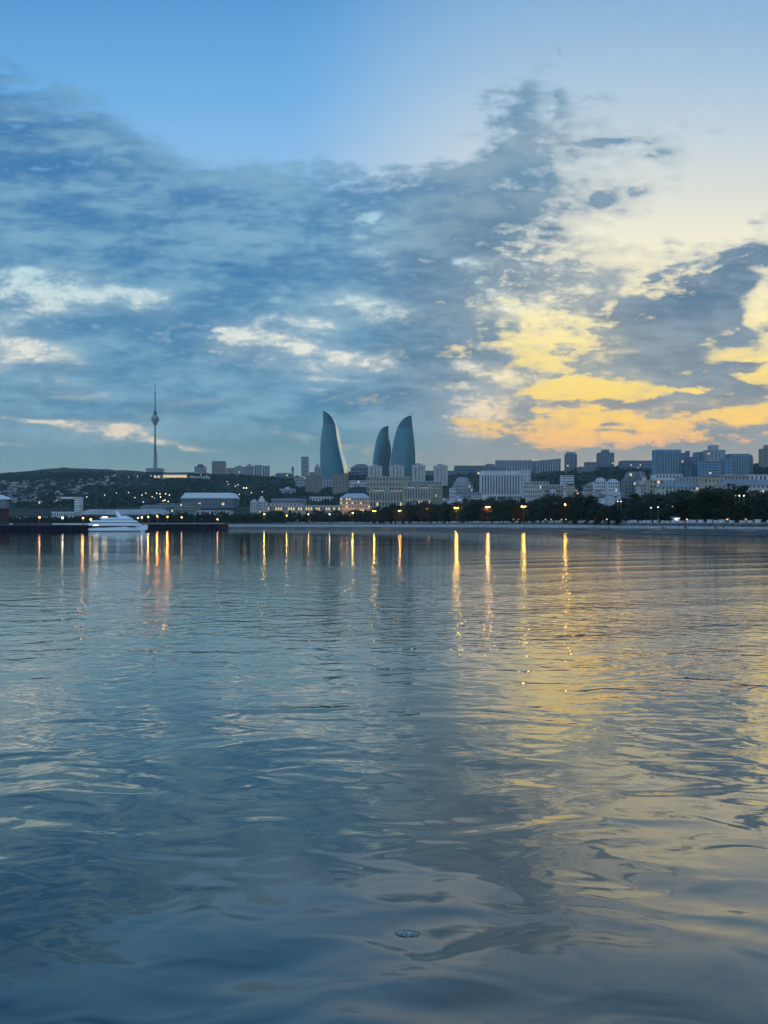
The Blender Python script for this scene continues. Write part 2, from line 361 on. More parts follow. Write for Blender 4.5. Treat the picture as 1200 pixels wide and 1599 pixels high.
def build_land():
    pxs=list(np.arange(-560,2201,12.0)); rows=[]
    vs=[];fs=[]; NY=54
    for px in pxs:
        y0=shoreY(px)+8+interp([(300,0),(900,10),(1200,22),(2200,30)],px); Yr=ridgeY(px)
        for j in range(NY+1):
            if j<=50: t=j/50; Y=y0+(Yr-y0)*(t**1.25)
            else: Y=Yr+(j-50)*90
            if Y<=Yr: z=gz(px,Y)
            else: z=gz(px,Yr)-(Y-Yr)*0.25
            if Y>y0+150: z+= (mnoise.noise(Vector((px*0.012,Y*0.004,0)))*5+mnoise.noise(Vector((px*0.05,Y*0.015,3)))*2.5)*min(1,(Y-y0-150)/500)
            vs.append(((px-600)/F*Y,Y,z))
    for i in range(len(pxs)-1):
        for j in range(NY):
            a=i*(NY+1)+j; fs.append((a,a+NY+1,a+NY+2,a+1))
    m=mat('hill_ground',(.020,.038,.026),.95,.1,.5,.012,col2=(.05,.055,.04))
    o=pydata('hills',vs,fs,m,smooth=True); tagp(o,kind='structure')
build_land()

# ------------------------------------------------------------ promenade and sea wall
def shore_pts(p0,p1,n):
    out=[]
    for i in range(n+1):
        px=p0+(p1-p0)*i/n; Y=shoreY(px); out.append(Vector(((px-600)/F*Y,Y,0)))
    return out
SP=shore_pts(343,2100,150)
# resample smooth
for _ in range(6):
    SP=[SP[0]]+[(SP[i-1]+SP[i]*2+SP[i+1])/4 for i in range(1,len(SP)-1)]+[SP[-1]]
def inward(i):
    a=SP[max(0,i-1)]; b=SP[min(len(SP)-1,i+1)]; t=(b-a).normalized()
    return Vector((-t.y,t.x,0)) if (-t.y*1+t.x*1)>0 else Vector((t.y,-t.x,0))
def strip(name,prof,m,parent=None,jit=0):
    vs=[];fs=[];n=len(prof)
    for i,p in enumerate(SP):
        nn=inward(i); T=topz(p.y)
        for (o,z) in prof:
            zz=z(T) if callable(z) else z
            j=Vector((random.uniform(-jit,jit),random.uniform(-jit,jit),random.uniform(-jit,jit)))
            q=p+nn*o+j; vs.append((q.x,q.y,zz+j.z))
    for i in range(len(SP)-1):
        for k in range(n-1):
            a=i*n+k; fs.append((a,a+1,a+n+1,a+n))
    return pydata(name,vs,fs,m,parent)
def empty(name,loc,label=None,cat=None,group=None,rz=0):
    e=bpy.data.objects.new(name,None); COL.objects.link(e); e.location=loc; e.rotation_euler=(0,0,rz); e.empty_display_size=0.5
    return tagp(e,label,cat,group)
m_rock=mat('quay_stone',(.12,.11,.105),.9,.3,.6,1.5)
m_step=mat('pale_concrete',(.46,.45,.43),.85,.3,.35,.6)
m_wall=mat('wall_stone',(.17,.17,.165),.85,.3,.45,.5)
m_pave=mat('promenade_paving',(.26,.25,.24),.8,.3,.3,.3)
m_white=mat('white_stone',(.60,.60,.58),.7,.3,.15,2)
o=strip('promenade',[(1.5,1.5),(5.0,1.62)],m_pave); tagp(o,kind='structure')
o=strip('pavement',[(8.0,lambda T:T-1.0),(26,lambda T:T-.98)],m_pave); tagp(o,kind='structure')
sw=empty('seawall',(SP[70].x,SP[70].y,0),'long pale stepped stone sea wall curving along the waterfront below the trees','sea wall')
def reparent(o,e): o.parent=e; o.location=-e.location
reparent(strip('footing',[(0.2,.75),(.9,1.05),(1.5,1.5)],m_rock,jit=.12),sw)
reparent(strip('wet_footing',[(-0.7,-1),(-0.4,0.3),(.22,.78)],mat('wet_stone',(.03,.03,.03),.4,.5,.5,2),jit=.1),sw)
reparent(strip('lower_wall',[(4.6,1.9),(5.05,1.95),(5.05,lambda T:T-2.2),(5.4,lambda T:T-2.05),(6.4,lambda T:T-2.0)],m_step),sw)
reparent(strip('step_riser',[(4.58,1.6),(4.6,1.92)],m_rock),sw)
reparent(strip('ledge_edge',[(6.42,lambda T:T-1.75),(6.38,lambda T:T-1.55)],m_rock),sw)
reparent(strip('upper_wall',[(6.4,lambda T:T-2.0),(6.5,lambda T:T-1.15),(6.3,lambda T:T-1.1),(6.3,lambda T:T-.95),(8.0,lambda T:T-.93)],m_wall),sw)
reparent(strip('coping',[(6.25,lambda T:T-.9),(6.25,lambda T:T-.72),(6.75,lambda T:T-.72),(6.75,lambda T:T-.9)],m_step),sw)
# ------------------------------------------------------------ generic mesh bits
class MB:
    def __init__(s): s.v=[]; s.f=[]
    def box(s,x0,x1,y0,y1,z0,z1,tx=0,ty=0):
        b=len(s.v)
        s.v+=[(x0,y0,z0),(x1,y0,z0),(x1,y1,z0),(x0,y1,z0),(x0+tx,y0+ty,z1),(x1-tx,y0+ty,z1),(x1-tx,y1-ty,z1),(x0+tx,y1-ty,z1)]
        s.f+=[(b,b+3,b+2,b+1),(b+4,b+5,b+6,b+7),(b,b+1,b+5,b+4),(b+1,b+2,b+6,b+5),(b+2,b+3,b+7,b+6),(b+3,b,b+4,b+7)]; return s
    def lathe(s,prof,n=16,cx=0,cy=0,ax=1.0):
        b=len(s.v)
        for (r,z) in prof:
            for i in range(n):
                a=2*math.pi*i/n; s.v.append((cx+r*math.cos(a)*ax,cy+r*math.sin(a),z))
        for k in range(len(prof)-1):
            for i in range(n):
                j=(i+1)%n; s.f.append((b+k*n+i,b+k*n+j,b+(k+1)*n+j,b+(k+1)*n+i))
        s.f.append(tuple(b+(len(prof)-1)*n+i for i in range(n))); s.f.append(tuple(b+i for i in reversed(range(n))))
        return s
    def prism(s,pts,y0,y1):
        """pts in x,z, extruded along y"""
        b=len(s.v); n=len(pts)
        s.v+=[(x,y0,z) for x,z in pts]+[(x,y1,z) for x,z in pts]
        s.f.append(tuple(b+i for i in range(n))); s.f.append(tuple(b+n+i for i in reversed(range(n))))
        for i in range(n):
            j=(i+1)%n; s.f.append((b+i,b+n+i,b+n+j,b+j))
        return s
    def tube(s,a,b_,r0,r1,n=6):
        a=Vector(a);b_=Vector(b_); d=(b_-a).normalized(); u=d.orthogonal().normalized(); w=d.cross(u); k=len(s.v)
        for p,r in ((a,r0),(b_,r1)):
            for i in range(n):
                t=2*math.pi*i/n; s.v.append(tuple(p+u*math.cos(t)*r+w*math.sin(t)*r))
        for i in range(n):
            j=(i+1)%n; s.f.append((k+i,k+j,k+n+j,k+n+i))
        s.f.append(tuple(k+n+i for i in range(n))); s.f.append(tuple(k+i for i in reversed(range(n)))); return s
    def mesh(s,name):
        me=bpy.data.meshes.new(name); me.from_pydata(s.v,[],s.f); me.update(); return me
    def build(s,name,m,parent=None,smooth=False):
        me=s.mesh(name); me.materials.append(m)
        if smooth: me.polygons.foreach_set('use_smooth',[True]*len(me.polygons))
        return link(name,me,parent)
# ------------------------------------------------------------ white blocks along the promenade
mb=MB(); mb.box(-.75,.75,-.45,.45,0,.95); mb.box(-.9,.9,-.55,.55,.95,1.12); 
plinth=mb.mesh('stone_post'); plinth.materials.append(m_white)
acc=0; nxt=5.0; k=0
LAMPX=[551,585,625,670,713,762,818,883]
def near_lamp(px,what):
    L=[448]+LAMPX+[968,1028,1060]
    return L
for i in range(len(SP)-1):
    seg=(SP[i+1]-SP[i]); acc+=seg.length
    while acc>=nxt:
        p=SP[i+1]-seg.normalized()*(acc-nxt); nn=inward(i)
        pxx=600+F*p.x/p.y
        if 440<pxx<1260:
            q=p+nn*7.3
            o=link('stone_post',plinth); o.location=(q.x,q.y,topz(p.y)-.95); o.rotation_euler=(0,0,math.atan2(seg.y,seg.x)+random.uniform(-.04,.04)); s=random.uniform(.85,1.15); o.scale=(s,s,random.uniform(.75,1.15))
            sec='far stretch under the ornate palace' if pxx<700 else ('middle stretch under the finned white block' if pxx<880 else 'near stretch at the right end')
            tagp(o,'squat white stone post on the sea wall, %s'%sec,'stone post','white stone posts on the sea wall, %s'%sec)
        nxt+=4.2+1.2*math.sin(k*1.7); k+=1
# ------------------------------------------------------------ flame shaped glass towers
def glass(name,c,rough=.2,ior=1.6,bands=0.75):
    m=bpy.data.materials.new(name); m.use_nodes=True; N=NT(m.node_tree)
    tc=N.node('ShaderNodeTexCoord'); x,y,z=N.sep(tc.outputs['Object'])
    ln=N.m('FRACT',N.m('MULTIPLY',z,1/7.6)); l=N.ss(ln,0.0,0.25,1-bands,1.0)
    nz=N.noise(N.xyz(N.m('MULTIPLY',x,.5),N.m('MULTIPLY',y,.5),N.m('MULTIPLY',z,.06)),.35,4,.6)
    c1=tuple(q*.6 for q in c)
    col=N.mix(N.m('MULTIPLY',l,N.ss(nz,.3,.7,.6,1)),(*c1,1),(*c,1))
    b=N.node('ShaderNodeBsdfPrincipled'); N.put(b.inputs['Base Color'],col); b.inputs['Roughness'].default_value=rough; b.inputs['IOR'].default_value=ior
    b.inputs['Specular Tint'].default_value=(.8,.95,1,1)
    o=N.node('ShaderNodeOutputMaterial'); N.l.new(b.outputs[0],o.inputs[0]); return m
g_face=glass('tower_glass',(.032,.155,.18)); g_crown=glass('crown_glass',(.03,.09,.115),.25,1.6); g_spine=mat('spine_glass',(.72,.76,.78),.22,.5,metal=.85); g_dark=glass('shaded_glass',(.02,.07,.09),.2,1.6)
def flame(Y,sil,split_y,label,spine=None,depth=.55,side='R',inner=None):
    """sil: rows (py, left px, face edge px, right px); crown above split_y"""
    base_py=sil[-1][0]; cx=(sil[-1][1]+sil[-1][3])/2; s=Y/F
    root=empty('glass_tower',W(cx,base_py,Y),label,'skyscraper','flame shaped glass towers on the hill')
    def ring(r):
        py,l,m,rr=r; z=(base_py-py)*s; L=(l-cx)*s; M=(m-cx)*s; R=(rr-cx)*s; w=max(R-L,.3)
        fw=max(M-L,.15); n=9
        front=[(L+fw*i/n, -depth*.5*w*math.sin(math.pi*(i/n)**.9) , z) for i in range(n+1)]
        ms=[(M+(R-M)*i/3, .22*w*(i/3), z) for i in range(4)]
        back=[(R+(L-R)*i/6, .22*w*(1-i/6)+depth*.4*w*math.sin(math.pi*i/6), z) for i in range(7)]
        return front,ms,back
    rows=[]
    # refine rows
    fine=[]
    for a,b in zip(sil,sil[1:]):
        n=max(1,int(abs(b[0]-a[0])/5))
        for i in range(n):
            t=i/n; fine.append(tuple(a[k]+(b[k]-a[k])*t for k in range(4)))
    fine.append(sil[-1])
    rings=[ring(r) for r in fine]
    def sheet(name,idx,sel,m,parent):
        vs=[];fs=[];rr=[rings[i][idx] for i in sel]
        if len(rr)<2: return
        n=len(rr[0])
        for r in rr: vs+=r
        for i in range(len(rr)-1):
            for k in range(n-1):
                a=i*n+k; fs.append((a,a+n,a+n+1,a+1))
        return pydata(name,vs,fs,m,parent,smooth=True)
    up=[i for i,r in enumerate(fine) if r[0]<=split_y]; dn=[up[-1]]+[i for i,r in enumerate(fine) if r[0]>split_y] if up else list(range(len(fine)))
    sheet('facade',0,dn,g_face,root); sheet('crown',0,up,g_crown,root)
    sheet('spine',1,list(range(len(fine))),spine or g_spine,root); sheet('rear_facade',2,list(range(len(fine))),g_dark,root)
    return root
flame(2050,[(641.5,504.6,505.2,505.6),(643,504.6,508.5,508.9),(647,504.7,514.5,515),(653,504.7,519.5,520.2),(660,504.6,523,524.5),(663.5,504.4,524,526),(672,503.2,525.2,529.5),(684,501.4,526.6,531),(700,500.2,529.8,534),(715,500,533.2,538.8),(728,500.3,536.2,542.3),(738,500.6,538,543.2),(742,500.8,538.5,542.5),(752,501,540,542)],663.5,'leftmost tall blue glass flame tower with a bright curved right edge, tip leaning left')
flame(2150,[(665,606.6,607,607.3),(666.5,600,606.5,607.2),(670,595.5,605.8,607),(675,592.3,605,607),(684,588.8,603.8,607.5),(690,587.2,603,609.4),(700,585.2,601.5,611.2),(710,583.7,600.2,611),(720,582.6,599,609.5),(732,582.2,598.2,608.5),(745,582,597.6,608),(757,582,597,608)],683,'smallest glass flame tower, narrow and half hidden left of the broad one',spine=g_dark)
flame(2000,[(648.8,641,643,643.3),(649.8,637.5,643,643.4),(653.5,630.6,643.2,643.7),(660,624.8,643.8,644.3),(668,620.6,644.8,645.4),(680,617,646.4,647.2),(695,613.8,648,649),(710,611.2,649,650.2),(725,609.5,649.3,650.6),(740,608.8,649.2,650.6),(756,608.5,649,650.5)],668,'broadest glass flame tower, on the right, tip leaning right',spine=g_face)
# ------------------------------------------------------------ television tower
def tv_tower():
    Y=2680; s=Y/F; px=242.6; by=734.5
    root=empty('television_tower',W(px,by,Y),'tall thin grey television tower with a round pod and needle antenna on the wooded hill','tower')
    zz=lambda py:(by-py)*s
    mc=mat('tower_concrete',(.30,.33,.33),.8,.3,.2,.05); md=mat('tower_steel',(.10,.14,.16),.5,.5); mg=mat('pod_glass',(.10,.16,.18),.3,.6)
    b=MB(); b.lathe([(4.6,zz(706)),(3.6,zz(690)),(3.0,zz(675)),(2.9,zz(663))],16); b.build('shaft',mc,root,True)
    for a in (0,120,240):
        t=math.radians(a+30); dx,dy=math.cos(t),math.sin(t)
        b=MB(); n0=(dx*6.8,dy*6.8); n1=(dx*3.6,dy*3.6)
        b.tube((n0[0],n0[1],-4),(n1[0],n1[1],zz(703)),2.1,1.5,8); b.build('buttress',mc,root)
    b=MB(); b.lathe([(2.7,-2),(2.7,zz(703))],12); b.build('core',md,root)
    b=MB(); b.lathe([(3,zz(664)),(6.5,zz(662)),(9.8,zz(659)),(13.6,zz(656.5)),(14.6,zz(655)),(14.6,zz(654)),(12.4,zz(653)),(11,zz(650)),(7,zz(648.6))],24); pod=b.build('pod',mc,root,True)
    b=MB(); b.lathe([(14.7,zz(655.6)),(14.9,zz(655)),(14.7,zz(654.3))],24); b.build('window_ring',mg,pod)
    b=MB(); b.lathe([(4.5,zz(648.6)),(4.5,zz(647)),(7.8,zz(646.6)),(7.8,zz(645)),(5,zz(644.6)),(5,zz(643.4)),(6.4,zz(643.2)),(6.4,zz(642.4)),(2.8,zz(642))],18); b.build('upper_pod',md,root)
    b=MB(); b.lathe([(2.6,zz(642)),(2.0,zz(630)),(2.0,zz(628)),(1.7,zz(614.6)),(3.2,zz(614.4)),(3.2,zz(612.6)),(1.3,zz(612.2)),(1.0,zz(600)),(.5,zz(597))],10); b.build('antenna',md,root)
    b=MB(); b.lathe([(30,-6),(30,2),(33,2),(33,5),(26,7),(8,8)],24); b.build('base_pavilion',mat('pavilion_pale',(.35,.36,.36),.8),root)
tv_tower()
def mast(px,py0,py1,Y,label):
    root=empty('radio_mast',W(px,py1+2,Y),label,'mast'); s=Y/F; h=(py1+2-py0)*s; md=mat('tower_steel',(.10,.14,.16))
    b=MB()
    for sx,sy in ((-1,-1),(1,-1),(0,1.2)): b.tube((sx*2.2,sy*2.2,-2),(sx*.35,sy*.35,h*.9),.5,.35,4)
    for k in range(6):
        z=h*.14*k; r=2.2*(1-k/7)
        b.tube((-r,-r,z),(r,-r,z+h*.1),.22,.22,4); b.tube((r,-r,z),(0,r*1.2,z+h*.1),.22,.22,4)
    b.build('lattice',md,root); b=MB(); b.tube((0,0,h*.85),(0,0,h),.4,.25,5); b.build('antenna',md,root)
mast(98,724,730.5,3200,'small lattice radio mast on the crest of the left ridge')
mast(167,726,732.5,3200,'short radio mast on the ridge between the other mast and the television tower')

# ------------------------------------------------------------ yacht
def yacht():
    Y=395; s=Y/F; cxp=182; L=91*s
    root=empty('yacht',((cxp-600)*s,Y,0),'white three-deck motor yacht with a raked mast, moored by the dark pier','yacht')
    mw=mat('gelcoat_white',(.8,.82,.84),.35,.5); mg=mat('dark_cabin_glass',(.015,.02,.03),.15,.6); mg2=mat('grey_deck',(.30,.31,.33),.7)
    X=lambda px:(px-cxp)*s
    B=3.6
    # hull: stations (px, keel z, deck z, half beam)
    st=[(139.5,.1,1.6,2.6),(150,-.4,1.8,3.3),(175,-.6,2.1,3.6),(200,-.6,2.5,3.4),(215,-.5,2.9,2.5),(224,-.2,3.3,1.2),(231,1.6,3.6,.12)]
    vs=[];fs=[]
    for px,k,d,hb in st:
        for (yy,zz) in ((-hb,d),(-hb*.96,(d+k)*.5),(-hb*.8,k+.15),(0,k-.3),(hb*.8,k+.15),(hb*.96,(d+k)*.5),(hb,d)): vs.append((X(px),yy,zz))
    for i in range(len(st)-1):
        for j in range(6):
            a=i*7+j; fs.append((a,a+7,a+8,a+1))
        fs.append((i*7,i*7+6,i*7+13,i*7+7))
    fs.append(tuple(range(7))); fs.append(tuple(reversed(range((len(st)-1)*7,len(st)*7))))
    pydata('hull',vs,fs,mw,root)
    b=MB(); b.prism([(X(141),.0),(X(222),.0),(X(224),.38),(X(141),.38)],-3.62,-3.5); b.build('boot_stripe',mg,root)
    def deck(name,p0,p1,z0,z1,hb,rake0,rake1,m):
        b=MB(); x0,x1=X(p0),X(p1)
        b.prism([(x0,z0),(x1,z0),(x1-rake1,z1),(x0+rake0,z1)],-hb,hb); return b.build(name,m,root)
    deck('cabin_window',168,216,2.2,3.15,3.3,.1,1.6,mg)
    deck('aft_saloon',146,168.5,2.0,3.15,2.6,.0,-.0,mg)
    deck('lower_superstructure',143,221,3.1,4.3,3.5,-.3,2.2,mw)
    deck('cabin_window',168,214,4.25,4.8,3.1,.1,1.2,mg)
    deck('upper_superstructure',146,215,4.75,5.85,3.35,-.5,2.0,mw)
    deck('cabin_window',163,207,5.8,6.25,2.7,.2,1.0,mg)
    deck('bridge_roof',160,207.5,6.2,7.25,2.9,-.3,1.8,mw)
    deck('wheelhouse',188,202,7.2,8.1,2.1,.3,1.6,mw)
    b=MB(); b.prism([(X(184),7.6),(X(189.5),7.6),(X(185.5),10.0),(X(182),10.0)],-.9,-.6); b.prism([(X(184),7.6),(X(189.5),7.6),(X(185.5),10.0),(X(182),10.0)],.6,.9); b.box(X(182),X(185.8),-.95,.95,9.8,10.15); rm_=b.build('radar_mast',mw,root)
    b=MB(); b.tube((X(183.5),0,10),(X(182.5),0,11.6),.09,.05); b.tube((X(184.3),0,10.4),(X(180.5),0,10.45),.1,.1); b.build('aerial',mw,rm_)
    for i in range(13):
        b=MB(); p=149+i*6.2
        if i<3: b.tube((X(p),-3.2,1.9),(X(p),-3.2,3.3),.06,.06); b.build('deck_post',mw,root)
    b=MB(); b.tube((X(146),-3.2,3.3),(X(146),-3.2,4.85),.07,.07); b.build('deck_post',mw,root)
    b=MB(); b.box(X(139.5),X(147),-2.6,2.6,.6,1.0); b.build('swim_platform',mg2,root)
    b=MB()
    for k in range(11): b.tube((X(206+k*2.1),-2.9+.24*k,2.35+.06*k),(X(206+k*2.1),-2.9+.24*k,3.3+.06*k),.03,.03,4)
    b.tube((X(206),-2.9,3.3),(X(227),-.5,3.95),.04,.04,4); b.build('bow_rail',mw,root)
    em=mat('warm_lamp',(1,.8,.5),emit=(1,.78,.45),es=14)
    b=MB(); b.box(X(163),X(171),-2.99,-2.91,7.3,7.5); b.build('deck_light',em,root)
    b=MB(); b.box(X(150),X(158),-3.56,-3.52,3.2,3.28); b.build('deck_light',em,root)
yacht()
# ------------------------------------------------------------ piers
m_dark=mat('pier_timber',(.018,.014,.026),.85,.2,.4,1); m_deck=mat('pier_deck',(.10,.08,.10),.85)
def pier(p0,p1,Y,zt,depth,label,nfend):
    s=Y/F; x0,x1=(p0-600)*s,(p1-600)*s
    root=empty('pier',((x0+x1)/2,Y,0),label,'pier'); c=(x1-x0)/2
    b=MB(); b.box(-c,c,.5,depth,-1,zt-.5); b.build('body',m_dark,root)
    b=MB(); b.box(-c-.3,c+.3,0,depth,zt-.5,zt); b.build('deck',m_deck,root)
    for i in range(nfend):
        x=-c+2*c*(i+.5)/nfend; b=MB(); b.tube((x,.25,-.8),(x,.25,zt-.5),.28,.28,8); b.build('pile',m_dark,root)
    b=MB(); n=int(2*c/4)
    for i in range(n+1): b.tube((-c+2*c*i/n,.4,zt),(-c+2*c*i/n,.4,zt+1.0),.05,.05,4)
    b.box(-c,c,.36,.44,zt+.98,zt+1.05); b.build('railing',mat('rail_grey',(.16,.15,.18)),root)
pier(-120,143,392,3.6,30,'dark low pier at the left edge of the picture, left of the yacht',22)
pier(214,343,600,4.6,35,'dark low pier just right of the yacht bow, meeting the pale sea wall',16)
def edge_building():
    Y=400; s=Y/F; root=empty('quay_building',((0-600)*s,Y,3.6),'dark purple boxy building at the far left edge on the pier','building')
    w=15*s; h=26*s*.95
    b=MB(); b.box(-9,1.0,0,8,0,h); b.build('wall',mat('purple_clad',(.02,.016,.03),.6,.3,.3,.4),root)
    b=MB(); b.box(-9.3,1.3,-.3,8.3,h,h+.35); b.build('roof',mat('purple_roof',(.07,.05,.08)),root)
    for i in range(5):
        b=MB(); x=-8.6+i*2.0; b.box(x,x+.9,-.06,.05,2,h-1.5); b.build('window',mat('dark_glass2',(.02,.03,.05),.2,.6),root)
edge_building()
def pavilion():
    Y=720; s=Y/F; z0=gz(0,1000); root=empty('waterfront_pavilion',((-10-600)*s,Y+255,8),'bright white sloping roof of a pavilion at the left edge, above the dark building','pavilion')
    Y=975; s=Y/F; root.location=((0-600)*s,Y,8)
    zz=lambda py: CZ+(HZ-py)*s-8
    b=MB(); b.prism([(-60*s,zz(768)),(-4*s,zz(772)),(16*s,zz(778)),(15*s,zz(779.6)),(-60*s,zz(779.6))],0,9); b.build('roof',mat('roof_white',(.75,.78,.8),.5),root)
    b=MB(); b.box(-58*s,10*s,1,8,-3,zz(779.6)); b.build('wall',mat('pavilion_wall',(.16,.17,.2),.6,.3,.3,.2),root)
pavilion()
# ------------------------------------------------------------ buildings
PAL={'cream':(.36,.335,.29),'pale':(.44,.43,.41),'grey':(.24,.25,.25),'brown':(.20,.155,.13),'dkgrey':(.13,.14,.15),'white':(.60,.60,.58),'tan':(.30,.25,.19),'blue':(.12,.20,.26),'green':(.14,.20,.18),'rose':(.30,.22,.20),'ochre':(.30,.255,.18),'dark':(.05,.055,.06),'slate':(.10,.13,.16)}
PAL={k:tuple(min(.8,q*1.5) for q in v) for k,v in PAL.items()}
def wm(c): return mat('wall_'+c,PAL[c],.85,.25,.22,.08)
m_win=mat('window_glass',(.022,.032,.042),.18,.7); m_winlit=mat('lit_window',(.8,.6,.3),emit=(1,.60,.24),es=.9)
m_roofg=mat('roof_grey',(.20,.21,.22),.8,.3,.3,.1); m_roofp=mat('roof_pale',(.50,.52,.54),.6,.3,.2,.1); m_roofb=mat('roof_zinc',(.27,.28,.29),.85,.2,.2,.1); m_roofr=mat('roof_rust',(.20,.11,.08),.85,.2,.3,.2)
ROOFM={'g':m_roofg,'p':m_roofp,'b':m_roofb,'r':m_roofr}
ub=MB(); ub.box(-.5,.5,-.5,.5,-.5,.5); UNIT=ub.mesh('window'); UNIT.materials.append(m_win)
UNITL=UNIT.copy(); UNITL.materials.clear(); UNITL.materials.append(m_winlit)
def win(root,x,y,z,sx,sz,lit=False,name='window'):
    o=bpy.data.objects.new(name,UNITL if lit else UNIT); COL.objects.link(o); o.parent=root; o.location=(x,y,z); o.scale=(sx,.5,sz); return o
def B(x0,x1,yt,yb,col,label,st='grid',n=(5,3),roof='flat',rm='g',Y=None,yaw=0,d=None,cat='building',group=None,lit=0.025,name='building',wf=(.5,.55),side=True,zlo=6):
    cx=(x0+x1)/2
    if Y is None: Y=YforRow(cx,yb)
    s=Y/F; w=(x1-x0)*s; h=(yb-yt)*s; root=empty(name,W(cx,yb,Y),label,cat,group,math.radians(yaw))
    if yaw: # keep the apparent width
        pass
    if d is None: d=min(38,max(12,w*.55))
    hw=w/2
    rh={'flat':0,'pent':.16*h,'hip':.22*h,'gable':.22*h,'dome':.3*h,'step':.3*h,'slant':.18*h,'chamf':.12*h,'none':0,'long':.55*h}[roof]
    H=h-rh
    m=wm(col); rmm=ROOFM[rm]
    b=MB(); b.box(-hw,hw,0,d,-zlo,H-.9 if roof!='none' else H); b.build('wall',m,root)
    rn='roof'
    if roof in('flat','pent'):
        b=MB(); b.box(-hw-.35,hw+.35,-.35,d+.35,H-.9,H); ro=b.build(rn,rmm if rm!='g' else m,root)
        if roof=='pent': b=MB(); b.box(-hw*.45,hw*.4,d*.2,d*.8,H,h); b.build('plant_room',m,ro)
    elif roof=='hip': b=MB(); b.box(-hw-.5,hw+.5,-.5,d+.5,H-.9,h,tx=min(hw*.6,rh*1.6),ty=d*.42); b.build(rn,rmm,root)
    elif roof=='gable': b=MB(); b.prism([(-hw-.4,H-.9),(hw+.4,H-.9),(0,h)],-.4,d+.4); b.build(rn,rmm,root)
    elif roof=='dome':
        b=MB(); b.box(-hw-.3,hw+.3,-.3,d+.3,H-.9,H); ro=b.build(rn,rmm,root)
        r=min(hw*.7,rh*1.4); b=MB(); b.lathe([(r*math.cos(t*math.pi/16),H+rh*math.sin(t*math.pi/16)) for t in range(0,8)]+[(.2,h)],14,0,d*.4); b.build('dome',rmm,ro,True)
    elif roof=='step':
        b=MB(); b.box(-hw-.3,hw+.3,-.3,d+.3,H-.9,H); ro=b.build(rn,rmm,root)
        b=MB(); b.box(-hw*.6,hw*.55,d*.15,d*.85,H,H+rh*.55); b.box(-hw*.3,hw*.25,d*.25,d*.7,H+rh*.55,h); b.build('upper_storey',m,ro)
    elif roof=='slant': b=MB(); b.prism([(-hw-.3,H-.9),(hw+.3,H-.9),(hw+.3,h),(-hw-.3,H)],-.3,d+.3); b.build(rn,rmm,root)
    elif roof=='long': b=MB(); b.prism([(-hw-2,H-.9),(hw+2,H-.9),(hw+1,h*.8),(hw-8,h),(-hw+8,h),(-hw-1,h*.8)],-2.5,d+1); b.build(rn,rmm,root)
    elif roof=='chamf': b=MB(); b.box(-hw,hw,0,d,H-.9,h,tx=hw*.35,ty=d*.3); b.build(rn,rmm,root)
    fw,fh=wf; nx,ny=n
    if st=='bands':
        for j in range(ny): win(root,0,.2,H*(j+.5)/ny,w*.94,H/ny*fh,name='window_band')
    elif st=='cols':
        for i in range(nx): win(root,-hw+w*(i+.5)/nx,.2,H*.48,w/nx*fw,H*.86,name='window_strip')
    elif st=='grid':
        for i in range(nx):
            for j in range(ny): win(root,-hw+w*(i+.5)/nx,.2,H*(j+.5)/ny,w/nx*fw,H/ny*fh,random.random()<lit)
    if st!='none' and yaw:
        n2=max(2,min(5,nx//2))
        for i in range(n2):
            for j in range(min(ny,4)):
                o=win(root,(hw-.2)*(1 if yaw>0 else -1),d*(i+.5)/n2,H*(j+.5)/min(ny,4),d/n2*.5,H/min(ny,4)*fh); o.rotation_euler=(0,0,math.pi/2)
    return root
